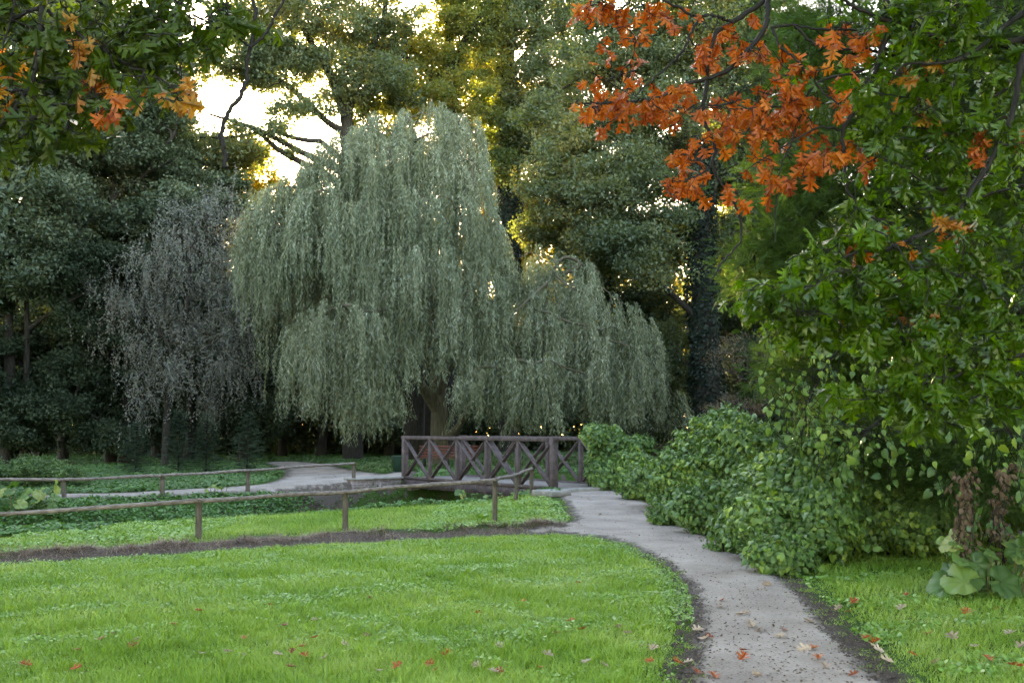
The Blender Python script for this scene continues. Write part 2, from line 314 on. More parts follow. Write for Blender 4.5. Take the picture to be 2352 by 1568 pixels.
go = mesh('ground', np.stack([GX, GY, GZ], -1).reshape(-1, 3), idx, np.full(len(idx), 4), M['ground'], smooth=True)
at = go.data.attributes.new('green', 'FLOAT', 'POINT'); at.data.foreach_set('value', greenmask(GX.ravel(), GY.ravel()).astype(np.float32))
tag(go, 'soil ground of the park under the grass and trees', 'ground', kind='structure')
def sheet(name, poly, step, lift, mat, label, esc=1.0):
    x0, y0 = poly.min(0)-step; x1, y1 = poly.max(0)+step
    xs = np.arange(x0, x1, step); ys = np.arange(y0, y1, step); X, Y = np.meshgrid(xs, ys)
    ins = inpoly(X, Y, poly); d = seg_dist(X, Y, poly, True)*np.where(ins, 1, -1)
    keep = (d > -.24); n = len(xs)
    c = keep[:-1, :-1] & keep[1:, :-1] & keep[:-1, 1:] & keep[1:, 1:]
    j, i = np.nonzero(c); a = j*n+i; idx = np.stack([a, a+1, a+n+1, a+n], 1)
    V = np.stack([X, Y, H(X, Y)+lift*sm(-.06, .16, d)-.022+.022*sm(-.12, 0., d)], -1).reshape(-1, 3); used = np.unique(idx); mp = np.zeros(len(V), int); mp[used] = np.arange(len(used))
    o = mesh(name, V[used], mp[idx], np.full(len(idx), 4), mat, smooth=True)
    at = o.data.attributes.new('edge', 'FLOAT', 'POINT'); at.data.foreach_set('value', (np.clip(d.ravel()[used]*esc, -.2, 1)).astype(np.float32))
    return tag(o, label, 'path', kind='structure')
sheet('path', PATH, .09, .022, M['path'], 'curving pale gravel footpath leading to the bridge', 2.0)
sheet('far_path', FPATH, .12, .022, M['path'], 'gravel footpath on the far bank beyond the fence', .9)
w = MB(); c0 = np.array([-1.1, 26.7, -.86]); A = [(.8, .6, 0), (-.6, .8, 0), (0, 0, 1)]; w.box(c0, 26, 2.3, .02, A); tag(w.obj('water', M['water']), 'dark still stream water under the footbridge', 'water', kind='structure')
# ------------------------------------------------------------------ grass and ground cover
def scatter(n, d0, d1, mask, margin=2.0, p=2.0):
    """points in the viewed sector, density ~ 1/d^p"""
    X = []; tot = 0
    while tot < n:
        m = int(n*1.5)
        u = rng.random(m)
        if p == 2: d = d0*(d1/d0)**u
        else: d = (d0**(2-p)+u*(d1**(2-p)-d0**(2-p)))**(1/(2-p))
        x = (rng.random(m)*2-1)*(d*.5145+margin)
        k = mask(x, d) & (rng.random(m) < (d*.5145+margin)/(d*.5145*(1+margin/(d0*.5145))))
        if k.sum() == 0: break
        X.append(np.stack([x[k], d[k]], 1)); tot += k.sum()
        if len(X) > 60: break
    X = np.concatenate(X)[:n]; return X
GB = [(0, .5, 0), (0, -.5, 0), (.55, -.38, .10), (.55, .38, .10), (1, 0, .42)]; GBF = [(0, 1, 2, 3), (3, 2, 4)]
def grass(name, pts, hmin, hmax, wbase, mat, label, lean=.5, fade=None, kind='stuff', cat='grass', parent=None):
    n = len(pts); x, y = pts[:, 0], pts[:, 1]; z = H(x, y)
    tuft = .5+.6*(.5+.5*nz(x, y, 2.3))+.4*nz(x, y, 7)
    L = (hmin+(hmax-hmin)*rng.random(n)**1.6)*np.clip(tuft, .35, 1.6)
    if fade is not None: L *= fade
    ang = rng.random(n)*2*math.pi
    ln = lean*(.2+rng.random(n))
    ax = np.stack([np.cos(ang)*ln, np.sin(ang)*ln, np.ones(n)], 1)
    nr = np.stack([np.cos(ang), np.sin(ang), -ln], 1)
    wd = wbase*np.maximum(y/7, .9)*(.6+.8*rng.random(n))/L
    v = np.clip(rng.random(n)*.6+.4*(.5+.5*nz(x, y, .8))+.1*nz(x, y, 3.1)+(rng.random(n) < .06)*.3, 0, 1)
    o = leaves(name, GB, GBF, np.stack([x, y, z-.005], 1), ax, nr, L, mat, attr=v, wid=wd, parent=parent)
    return tag(o, label, cat, kind=kind) if label else o
_d = 0
def dists(pts, poly): return seg_dist(pts[:, 0], pts[:, 1], poly, True)
soilz = lambda x, y: (nz(x*2.3+3, y*1.9, 3.1) > .62)
rag = lambda x, y, pl: seg_dist(x, y, pl, True) > .09+.13*nz(x*2.1, y*2.3, 2.7)+.06*rng.normal(size=len(x))
lm = lambda x, y: inpoly(x, y, LAWN) & rag(x, y, LAWN) & ~(soilz(x, y) & (rng.random(len(x)) < .5))
pt = scatter(360000, 5.6, 19, lm); fd = np.clip(dists(pt, LAWN)/.35, .35, 1)
grass('lawn_grass', pt, .035, .14, .0052, M['grass'], 'bright green lawn grass in the left foreground', fade=fd)
pt = scatter(95000, 5.2, 16, lambda x, y: inpoly(x, y, RGRASS) & rag(x, y, RGRASS)); fd = np.clip(dists(pt, RGRASS)/.35, .35, 1)
grass('verge_grass', pt, .035, .13, .0052, M['grass'], 'green grass on the verge right of the path', fade=fd)
pt = scatter(90000, 12, 27, lambda x, y: inpoly(x, y, STRIP) & rag(x, y, STRIP)); fd = np.clip(dists(pt, STRIP)/.3, .4, 1)
grass('bank_grass', pt, .06, .16, .0034, M['grass'], 'tall bright grass on the strip behind the pole fence', fade=fd, lean=.7)
eg = lambda x, y: (seg_dist(x, y, PATH, True) < .22) & (nz(x*1.3, y*1.7, 3.3)+.3*rng.normal(size=len(x)) > .25)
grass('path_edge_grass', scatter(16000, 5.6, 22, eg), .02, .06, .005, M['grass'], 'thin tufts of grass creeping onto the bare soil at the path edges', lean=1.0)
def cover(name, pts, size, mat, label, up=.03, cat='ground cover', tpl=HEART, fc=HEARTF, spread=.6):
    n = len(pts); x, y = pts[:, 0], pts[:, 1]; z = H(x, y)+up*(.3+rng.random(n))*(.7+.6*nz(x, y, 2.2))
    nr = np.stack([rng.normal(size=n)*spread, rng.normal(size=n)*spread-.25, np.ones(n)], 1)
    a = rng.random(n)*6.283; ax = np.stack([np.cos(a), np.sin(a), rng.normal(size=n)*.3], 1)
    o = leaves(name, tpl, fc, np.stack([x, y, z], 1), ax, nr, size*(.5+rng.random(n)), mat)
    return tag(o, label, cat, kind='stuff')
HX = [(0, 0, 0), (.2, .45, -.03), (.75, .42, -.03), (1, 0, 0), (.75, -.42, -.03), (.2, -.45, -.03)]; HXF = [(0, 1, 2, 3, 4, 5)]
cl = lambda x, y: inpoly(x, y, LAWN) & ((nz(x+1, y*1.2, .9)+.5*nz(x, y, 4)+.35*rng.normal(size=len(x))) > .25-.55*sm(8.5, 11, y)+.4*(y < 8))
cover('lawn_clover', scatter(75000, 6.5, 16, cl), .02, M['clover'], 'patches of small round clover leaves in the lawn', .05, tpl=HX, fc=HXF)
cl = lambda x, y: inpoly(x, y, RGRASS) & (nz(x+2, y*1.3, 1.7) > .1)
cover('verge_clover', scatter(9000, 5.5, 14, cl), .03, M['clover'], 'small round weed leaves in the verge grass by the path', .05, tpl=HX, fc=HXF)
cl = lambda x, y: inpoly(x, y, STRIP) & (((x > -1.6) & (nz(x, y, 1.5) > -.4)) | ((x < -5) & (nz(x, y, 1.5) > -.5)))
cover('bank_weeds', scatter(34000, 12, 26, cl), .034, M['clover'], 'pale leafy weeds on the strip by the fence posts', .07, tpl=HX, fc=HXF)
def dm(x, y):
    s, t = st(x, y); return (np.abs(s) < 4.6) & (~inpoly(x, y, STRIP) | (s > -3.0)) & ~inpoly(x, y, FPATH) & ~inpoly(x, y, PATH) & (t < .2) & (s > -4.9) & ~((t > -1.2) & (s < 2.8) & (s > -3.2))
cover('bank_ivy', scatter(170000, 13, 31, dm, 2, 2), .052, M['cover'], 'low leafy ground cover on the ditch banks', .12, tpl=HX, fc=HXF)
def fm(x, y):
    s, t = st(x, y); return (s > 3.2) & ~inpoly(x, y, FPATH) & (seg_dist(x, y, FPATH, True) > .18*(1+nz(x, y, 2)))
cover('far_ground_cover', scatter(300000, 20, 75, fm, 3, 1.6), .065, M['coverfar'], 'green ground cover under the trees on the far bank', .10, tpl=HX, fc=HXF)
# dry grass thatch on the soil ridge
t = rng.random(45000)*(len(RIDGE)-1.001); i = t.astype(int); f = (t-i)[:, None]; pr = RIDGE[i]*(1-f)+RIDGE[i+1]*f+rng.normal(size=(45000, 2))*np.array([.1, .2])
m_ = leafmat('dry_thatch', [(.12, .09, .075), (.26, .19, .155), (.45, .34, .25)], (1, 1, 1), .1, .8, .2, 3, .4)
pr = pr[nz(pr[:, 0], pr[:, 1], 1.9)+rng.normal(size=len(pr))*.3 > -.25]
grass('dry_thatch', pr, .05, .2, .0028, m_, 'matted dry brown grass on the bare earth ridge', lean=1.8)
# ------------------------------------------------------------------ fences
def wobble(a, b, n, amp):
    t = np.linspace(0, 1, n)[:, None]; p = a*(1-t)+b*t
    return p+np.sin(t*7+rng.random()*6)*amp*np.array([0, 0, 1])+rng.normal(size=(n, 3))*amp*.25
def fence(name, label, posts, extra_left, rr, pr, group=None):
    """posts: (X, Ytop, Ybase[, Xbase])"""
    base = []; top = []
    for q in posts:
        X, yt, yb = q[:3]; Xb = q[3] if len(q) > 3 else X
        g = G(Xb, yb); base.append(g); tp = P(X, yt, g[1]); top.append(tp)
    th = thing(name, label, 'fence', tuple(base[0]))
    for b_, t_ in zip(base, top):
        mb = MB(); n = 7; pts = np.linspace(b_-np.array([0, 0, .25]), t_-np.array([0, 0, rr*.6]), n); pts[1:-1] += rng.normal(size=(n-2, 3))*.004
        mb.tube(pts, pr*(1+.05*rng.normal(size=n)), 10, wob=.03); mb.obj('post', M['post'], th, True)
    pts = [extra_left]+top
    for k in range(len(pts)-1):
        a_, b_ = np.array(pts[k]), np.array(pts[k+1]); d = unit(b_-a_)
        p = wobble(a_-d*.03, b_+d*.03, 22, .008); p[0] = a_-d*.03; p[-1] = b_+d*.03
        mb = MB(); r = rr*(1+.08*np.sin(np.linspace(0, 9, 22)+k)+.05*rng.normal(size=22)); mb.tube(p, r, 9, wob=.05)
        for _ in range(5):
            q = p[rng.integers(2, 20)]; mb.tube([q, q+rng.normal(size=3)*.012+np.array([0, -.01, rr*1.25])], [rr*.5, rr*.3], 6)
        mb.obj('rail', M['rail'], th, True)
    return th
fence('pole_fence', 'rustic fence with one grey pole rail along the lawn side of the ditch', [(457, 1149, 1240), (793, 1129, 1222), (1137, 1101, 1205), (1188, 1089, 1152, 1183), (1221, 1075, 1140)], P(-620, 1222, 14.2), .034, .048)
fence('pole_fence', 'rustic fence with one thin pole rail along the path on the far bank', [(145, 1101, 1144, 150), (373, 1092, 1141), (569, 1080, 1131), (813, 1063, 1118)], P(-520, 1100, 22.6), .036, .055)
# ------------------------------------------------------------------ footbridge
Nn = np.array([1.0, 24.0]); Ff = np.array([-3.15, 29.5]); L = np.linalg.norm(Ff-Nn); du = (Ff-Nn)/L; wv = np.array([-du[1]*-1, du[0]*-1]); wv = np.array([du[1], -du[0]])
D3 = np.array([*du, 0]); W3 = np.array([*wv, 0]); UP = np.array([0, 0, 1.])
zD = .29; BW = 2.05
br = thing('footbridge', 'dark brown timber footbridge with crossed-brace railings over the ditch', 'bridge', (Nn[0], Nn[1], zD))
def bp(t, w_, z): return np.array([*(Nn+du*t+wv*w_), z])
mb = MB(); mb.box(bp(L/2, BW/2, zD-.03), L/2+.05, BW/2-.07, .03, [D3, W3, UP]); 
mb.obj('deck', M['deck'], br)
for w_ in (0.0, BW):
    sgn = -1 if w_ == 0 else 1
    mb = MB(); mb.box(bp(L/2, w_+sgn*-.02, zD-.17), L/2, .05, .11, [D3, W3, UP], .006)
    for k in range(70): mb.box(bp((k+.5)*L/70, w_+sgn*.036, zD-.17), .03, .008, .09, [D3, W3, UP])
    mb.obj('side_beam', M['bridge'], br)
    mb = MB(); mb.beam(bp(-.12, w_, zD+1.16), bp(L+.12, w_, zD+1.16), .14, .10); mb.obj('top_rail', M['bridge'], br)
    mb = MB(); mb.beam(bp(0, w_, zD+.0), bp(L, w_, zD+.0), .10, .07); mb.obj('bottom_rail', M['bridge'], br)
    nb = 5
    for k in range(nb+1):
        big = k in (0, nb); hw = .075 if big else .05
        mb = MB(); mb.beam(bp(k*L/nb, w_, zD-.3), bp(k*L/nb, w_, zD+(1.215 if big else 1.12)), hw*2, hw*2, up=D3); mb.obj('post', M['bridge'], br)
    for k in range(nb):
        t0, t1 = k*L/nb+.06, (k+1)*L/nb-.06
        mb = MB(); mb.beam(bp(t0, w_-.018, zD+.04), bp(t1, w_-.018, zD+1.12), .04, .115, up=W3*1.0+UP*.01); mb.obj('brace', M['bridge'], br)
        mb = MB(); mb.beam(bp(t0, w_+.022, zD+1.12), bp(t1, w_+.026, zD+.04), .04, .115, up=W3*1.0+UP*.01); mb.obj('brace', M['bridge'], br)
def uvbox(o, ux, uz):
    uv = o.data.uv_layers.new(name='UVMap')
    for l in o.data.loops:
        c = o.data.vertices[l.vertex_index].co; uv.data[l.index].uv = (c.x*ux[0]+c.y*ux[1], c.z)
# abutments
ab = thing('abutment_wall', 'low old brick wing wall with a stone cap left of the bridge end', 'wall', tuple(bp(L, -.1, -.9)))
mb = MB(); mb.box(bp(L+.12, -.95, -.33), .17, .8, .585, [D3, W3, UP], .01); o = mb.obj('brickwork', M['brick'], ab); uvbox(o, wv, 0)
mb = MB(); mb.box(bp(L+.14, -.95, .285), .24, .86, .03, [D3, W3, UP], .012); mb.obj('cap_stone', M['concrete'], ab)
for t_, lb in ((L+.2, 'grey concrete abutment under the far end of the footbridge'), (-.2, 'grey concrete abutment under the near end of the footbridge')):
    mb = MB(); mb.box(bp(t_, BW/2, -.43), .28, BW/2-.04, .46, [D3, W3, UP], .02); tag(mb.obj('bridge_abutment', M['concrete']), lb, 'abutment')
s1 = thing('stone_slab', 'flat grey stone slab beside the near bridge post', 'slab', tuple(G(1262, 1140)))
mb = MB(); g = G(1262, 1140); mb.box((g[0]+.05, g[1]+.1, g[2]+.07), .36, .3, .07, [D3, W3, UP], .02); mb.obj('slab_body', M['concrete'], s1)
mb = MB(); mb.box(bp(-.28, BW/2+.1, zD-.07), .12, BW/2+.1, .07, [D3, W3, UP], .015); tag(mb.obj('stone_threshold', M['concrete']), 'long grey stone threshold where the path meets the bridge', 'step')
# ------------------------------------------------------------------ bench and bin
by = 36.5; bx = (1030-1176)/F*by; bz = float(H(bx, by))
bn = thing('park_bench', 'long reddish brown slatted park bench seen behind the bridge railing', 'bench', (bx, by, bz))
SC = .88; BL = 1.08
mb = MB()
for k in range(5): mb.box((bx, by-.22+k*.10, bz+.46*SC+k*.0), BL, .04, .014, None, .004)
mb.obj('seat', M['bench'], bn)
mb = MB()
for k in range(4): mb.box((bx, by+.27+k*.045, bz+(.55+k*.125)*SC), BL, .012, .042, None, .004)
mb.obj('backrest', M['bench'], bn)
for sx in (-.8, 0, .8):
    mb = MB(); x = bx+sx*BL; zs = bz+.44*SC-.02
    V = []; prof = [(-.24, -.03), (-.19, -.03), (-.17, .44*SC-.06), (.22, .44*SC-.06), (.24, -.03), (.29, -.03), (.29, .44*SC), (.48, 1.0*SC), (.44, 1.0*SC), (.25, .46*SC-.01), (-.26, .46*SC-.01)]
    for q_ in (-.025, .025):
        for dy, dz in prof: V.append((x+q_, by+dy, bz+dz))
    n_ = len(prof); mb.add(V, [list(range(n_)), list(range(2*n_-1, n_-1, -1))]+[(k, k+n_, (k+1) % n_+n_, (k+1) % n_) for k in range(n_)])
    mb.obj('leg_frame', M['iron'], bn)
g = G(916, 1085); x, y, z = g
bi = thing('litter_bin', 'dark green tapered square litter bin left of the bridge', 'bin', (x, y, z))
def frus(cx, cy, z0, z1, a0, a1, ang=.35):
    c, s = math.cos(ang), math.sin(ang); V = []
    for zz, a_ in ((z0, a0), (z1, a1)):
        for i, j in ((-1, -1), (1, -1), (1, 1), (-1, 1)): V.append((cx+a_*(i*c-j*s), cy+a_*(i*s+j*c), zz))
    return V
k_ = y/2287
mb = MB(); hh = 37*k_; mb.add(frus(x, y, z, z+hh, 10*k_, 15*k_)+frus(x, y, z+hh, z+.06, 13.6*k_, 9.2*k_), [(3, 2, 1, 0), (0, 1, 5, 4), (1, 2, 6, 5), (2, 3, 7, 6), (3, 0, 4, 7), (8, 12, 13, 9), (9, 13, 14, 10), (10, 14, 15, 11), (11, 15, 12, 8), (12, 15, 14, 13)]); mb.obj('body', M['bin'], bi)
mb = MB(); mb.add(frus(x, y, z+hh-.02, z+hh+.02, 15.4*k_, 15.6*k_)+frus(x, y, z+hh-.02, z+hh+.02, 13.4*k_, 13.4*k_), [(0, 1, 5, 4), (1, 2, 6, 5), (2, 3, 7, 6), (3, 0, 4, 7), (4, 5, 13, 12), (5, 6, 14, 13), (6, 7, 15, 14), (7, 4, 12, 15), (8, 12, 13, 9), (9, 13, 14, 10), (10, 14, 15, 11), (11, 15, 12, 8), (0, 8, 9, 1), (1, 9, 10, 2), (2, 10, 11, 3), (3, 11, 8, 0)]); mb.obj('rim', M['bin'], bi)
# ------------------------------------------------------------------ trees
def curve(a, b, da, n, jit):
    a = np.asarray(a, float); b = np.asarray(b, float); L_ = np.linalg.norm(b-a)
    c = a+da*L_*.45; t = np.linspace(0, 1, n)[:, None]
    p = (1-t)**2*a+2*t*(1-t)*c+t*t*b
    if n > 2: p[1:-1] += rng.normal(size=(n-2, 3))*jit*L_
    return p
def grow(limbs, tips, r_tip=.012, ex=.5, r_max=.45, seg=1.0, updir=.25, k=5, maxr=None):
    """limbs: list of polylines with explicit radii [(pts, r0, r1)]; tips joined to nearest node"""
    P_ = []; Dr = []; par = []
    chains = []
    for pts, r0, r1 in limbs:
        pts = np.asarray(pts, float); tt = np.linspace(0, 1, len(pts)); n = max(4, int(np.linalg.norm(pts[-1]-pts[0])/seg)+3)
        q = np.stack([np.interp(np.linspace(0, 1, n), tt, pts[:, c]) for c in range(3)], 1); q[1:-1] += rng.normal(size=(n-2, 3))*.02*np.linalg.norm(pts[-1]-pts[0])/n
        base = len(P_); tg = unit(np.gradient(q, axis=0))
        for i in range(n): P_.append(q[i]); Dr.append(tg[i]); par.append(base+i-1 if i else -1)
        chains.append((list(range(base, base+n)), np.linspace(r0, r1, n)))
    nodesP = np.array(P_); nodesD = np.array(Dr)
    root = nodesP[0]
    order = np.argsort(np.min(np.linalg.norm(tips[:, None]-nodesP[None], axis=2), axis=1)) if len(tips) else []
    br_ = []
    cap_ = len(nodesP)+len(tips)*9; NP = np.zeros((cap_, 3)); ND = np.zeros((cap_, 3)); PR = np.full(cap_, -1); cnt = len(nodesP)
    NP[:cnt] = nodesP; ND[:cnt] = nodesD; PR[:cnt] = par
    for ti in order:
        t_ = tips[ti]; d = t_-NP[:cnt]; ds = np.linalg.norm(d, axis=1)
        cosv = np.einsum('ij,ij->i', d, ND[:cnt])/(ds+1e-6)
        j = int(np.argmin(ds*(1.35-.5*cosv)+.1*np.abs(np.minimum(d[:, 2], 0))))
        n = int(np.clip(ds[j]/seg+2, 3, 8)); dd = unit(ND[j]*.7+unit(d[j])*.6+np.array([0, 0, updir]))
        p = curve(NP[j], t_, dd, n, .05); ids = [j]
        tg = unit(np.gradient(p, axis=0))
        for i in range(1, n):
            NP[cnt] = p[i]; ND[cnt] = tg[i]; PR[cnt] = ids[-1]; ids.append(cnt); cnt += 1
        br_.append((ids, p))
    w_ = np.zeros(cnt)
    for ids, p in br_: w_[ids[-1]] += 1
    for i in range(cnt-1, -1, -1):
        if PR[i] >= 0: w_[PR[i]] += w_[i]
    mb = MB()
    for (ids, r), (pts, r0, r1) in zip(chains, limbs): mb.tube(NP[ids], r, 10, wob=.04)
    for ids, p in br_:
        r = np.minimum(r_tip*np.maximum(w_[ids], 1)**ex, r_max); r[0] = min(r[0], r[1]*1.2); mb.tube(p, r, k, cap=False)
    return mb
def lobes(ls):
    """ls: (X,Y,depth,rx,ry,rz,n) in picture position, metres"""
    out = []
    for X, Y, d, rx, ry, rz, n in ls:
        v = rng.normal(size=(n, 3)); v = unit(v)*(rng.random((n, 1))**.4); out.append(P(X, Y, d)+v*np.array([rx, ry, rz]))
    return np.concatenate(out)
def clumps(cs, n, rad, flat=.6, size=.18, tpl=RH, fc=RHF, mat=None, name='crown', parent=None, up=1.0, attr_bias=None):
    N = len(cs)*n; c = np.repeat(cs, n, 0); rr = np.repeat(rad*(.6+.8*rng.random(len(cs))), n)[:, None]
    v = unit(rng.normal(size=(N, 3)))*(rng.random((N, 1))**.5)*rr*np.array([1, 1, flat])
    pos = c+v; a = unit(rng.normal(size=(N, 3))); nr = unit(rng.normal(size=(N, 3))+np.array([0, 0, up]))
    at = np.clip(rng.random(N)*.5+np.repeat(rng.random(len(cs)), n)*.6-.05, 0, 1)
    return leaves(name, tpl, fc, pos, a, nr, size*(.6+.7*rng.random(N)), mat, parent, attr=at)
def tree(label, cat, base, limbs, ls, nleaf, crad, size, mat, r_tip=.014, name='tree', bark=None, group=None, up=1.0, flat=.6, mats=None, tpl=RH, fc=RHF, seg=1.1):
    th = thing(name, label, cat, tuple(base), group)
    tips = lobes(ls)
    mb = grow(limbs, tips, r_tip=r_tip, seg=seg); mb.obj('trunk', bark or M['bark'], th, True)
    clumps(tips, nleaf, crad, flat, size, mat=mat, parent=th, up=up, tpl=tpl, fc=fc)
    return th
def gz(x, y): return np.array([x, y, float(H(x, y))])
def at(X, d): x = (X-1176)/F*d; return gz(x, d)
def Q(*a): return [P(*q) for q in a]
# --- big oak standing left behind the willow (trunk at X 800)
b = at(812, 52)
tree('large spreading oak with long bare lower limbs reaching left over the bright sky gap', 'oak tree', b, [
    ([b]+Q((808, 700, 52), (800, 400, 52), (795, 270, 52)), .55, .34),
    (Q((795, 275, 52), (770, 200, 51.5), (730, 120, 51), (690, 60, 50.5), (640, -60, 50)), .26, .09),
    (Q((797, 270, 52), (830, 160, 52), (880, 60, 52), (900, -100, 52)), .24, .10),
    (Q((800, 400, 52), (740, 372, 51), (680, 345, 50), (620, 310, 49), (560, 285, 48.5), (480, 262, 48)), .22, .06),
    (Q((800, 430, 52), (735, 395, 51), (690, 372, 50), (640, 345, 49.5), (590, 300, 49), (540, 278, 48)), .24, .07),
    (Q((800, 380, 52), (740, 325, 51), (690, 322, 50), (620, 298, 49.5), (540, 316, 49), (450, 316, 49)), .18, .04),
    (Q((797, 300, 52), (760, 290, 51.5), (700, 230, 51), (640, 180, 50.5), (560, 160, 50), (500, 150, 49.5)), .20, .06)],
    [(720, 60, 51, 3.6, 2.4, 2.2, 60), (600, 30, 50.5, 2.8, 2.4, 1.8, 44), (820, 30, 52, 3.5, 2.5, 2.5, 60), (760, 180, 51.5, 2.6, 2, 1.5, 34), (860, 190, 52, 2.4, 2.2, 2.0, 40), (640, 150, 50.5, 3, 2, 1.3, 44), (540, 150, 50, 2.3, 2, 1.0, 26),
     (590, 95, 50, 2.6, 1.5, .8, 24), (560, 350, 50, 2.8, 2.5, .9, 30), (480, 345, 51, 2.5, 2.5, .9, 24), (640, 260, 50, 1.6, 2, .7, 8), (720, 250, 51, 1.6, 1.5, 1, 14), (560, 300, 49, 2.6, 1.6, .3, 8), (700, -150, 51, 7, 3, 3, 60)], 215, .85, .17, M['oakfar'], name='oak_tree')
# --- centre oak with forked trunk
b = at(1033, 56)
tree('tall oak with a dark forked trunk rising above the top of the willow', 'oak tree', b, [
    ([b]+Q((1033, 700, 56), (1034, 400, 56), (1033, 190, 56)), .55, .40),
    (Q((1030, 195, 56), (1022, 130, 56), (1035, 80, 56), (1020, 20, 56), (1000, -80, 56)), .26, .12),
    (Q((1038, 195, 56), (1045, 150, 56), (1062, 100, 56), (1100, 40, 56), (1140, 0, 56)), .26, .10),
    (Q((1024, 180, 56), (980, 160, 55), (930, 130, 54.5), (880, 118, 54), (800, 112, 53)), .17, .06),
    (Q((1045, 80, 56), (1090, 62, 56), (1130, 45, 56)), .12, .05),
    (Q((985, 170, 55), (930, 90, 55), (880, 30, 55), (850, -20, 55)), .14, .06)],
    [(960, 60, 56, 3.6, 2.5, 2.4, 60), (1080, 30, 56, 3.6, 2.5, 2.2, 60), (900, 130, 55, 3.0, 2.2, 1.6, 50), (1000, 130, 56, 2.5, 2, 1.5, 32), (1100, 140, 57, 2.6, 2, 2, 34), (900, 220, 55, 3, 2, 1.5, 40), (1000, 230, 55.5, 3.2, 2.2, 1.4, 50), (1080, 260, 56, 2.4, 2, 2.4, 40), (1140, 330, 57, 2.2, 2, 3, 50), (1000, -150, 56, 7, 3, 3, 60), (850, 300, 54, 2.5, 2, 1.5, 20)], 190, .85, .17, M['oakmid'], name='oak_tree')
# --- third, ivy grown trunk
b = at(1165, 58)
tree('oak with a narrow ivy-dark trunk just right of the willow top', 'oak tree', b, [
    ([b]+Q((1168, 700, 58), (1172, 440, 58), (1168, 300, 58), (1163, 180, 58), (1180, 60, 58), (1200, -60, 58)), .62, .22),
    (Q((1168, 200, 58), (1150, 120, 58), (1160, 20, 58)), .2, .08), (Q((1165, 170, 58), (1220, 110, 57.5), (1270, 60, 57)), .16, .06),
    (Q((1190, 250, 57), (1260, 232, 55), (1340, 240, 54)), .14, .06)],
    [(1160, 60, 58, 3, 2.2, 2.4, 46), (1250, 80, 57, 3.2, 2.5, 2.4, 60), (1290, -10, 57, 3.2, 2.2, 2.0, 60), (1180, -20, 58, 3, 2, 1.8, 40), (1290, 180, 56, 3, 2.4, 2, 52), (1220, 200, 57, 2.4, 2, 1.6, 36), (1240, 290, 57, 3, 2.2, 1.8, 50), (1180, -100, 58, 5, 3, 3, 40), (1270, 400, 57, 2.6, 2, 2, 44), (1200, 350, 57.5, 1.8, 2, 1.6, 24)], 215, .85, .17, M['oakfar'], name='oak_tree')
# --- right oak with big ivy trunk
b = at(1625, 44)
tree('broad dark oak with an ivy-clad trunk right of the willow', 'oak tree', b, [
    ([b]+Q((1622, 860, 44), (1615, 700, 44), (1606, 520, 44), (1600, 400, 44), (1580, 240, 44)), .60, .36),
    (Q((1612, 740, 44), (1560, 690, 43.5), (1500, 640, 43), (1460, 600, 42.5)), .16, .06), (Q((1606, 560, 44), (1640, 450, 44), (1650, 300, 44)), .2, .08),
    (Q((1604, 480, 44), (1550, 420, 43.5), (1490, 370, 43), (1420, 330, 42.5)), .18, .06), (Q((1590, 300, 44), (1500, 230, 44), (1400, 170, 43.5)), .2, .07), (Q((1618, 700, 44), (1660, 600, 44), (1700, 500, 44)), .16, .06)],
    [(1480, 100, 44, 3.4, 2.6, 2.6, 90), (1360, 130, 44, 2.2, 2.4, 2.0, 46), (1600, 60, 44, 3, 2.4, 2.4, 60), (1320, 330, 43, 2.0, 2, 1.6, 44), (1400, 300, 43.5, 2.4, 2.4, 2.0, 60), (1520, 280, 43.5, 2.4, 2.4, 2, 56), (1290, 430, 42.5, 1.8, 1.8, 1.6, 44), (1390, 450, 42.5, 2.2, 2, 2, 70), (1480, 470, 42.5, 2.4, 2, 2.2, 70), (1380, 560, 42.5, 2, 2, 1.4, 46), (1480, 610, 42.5, 2.0, 2, 1.4, 40), (1650, 350, 46.5, 2.2, 1.6, 2.4, 50), (1540, 560, 46.5, 1.4, 1.4, 1.6, 30), (1540, 820, 46.5, 1.3, 1.4, 1.8, 44), (1660, 560, 45, 1.6, 1.6, 1.6, 30), (1500, -120, 44, 6, 3, 2.4, 60), (1680, 200, 45, 2.4, 2, 2.4, 44), (1560, 380, 46, 2.0, 1.6, 2.0, 44), (1640, 60, 46, 2.6, 2, 2, 44), (1500, 200, 46.5, 3, 1.6, 2, 50), (1700, 400, 48, 1.8, 1.6, 1.8, 36), (1250, 520, 44, 1.1, 1.4, .9, 20), (1330, 600, 44, 1.0, 1.4, .8, 16), (1240, 250, 44, .9, 1.2, .8, 14), (1450, 380, 42, 1.2, 1, .8, 18)], 250, .8, .15, M['oakfar'], name='oak_tree')
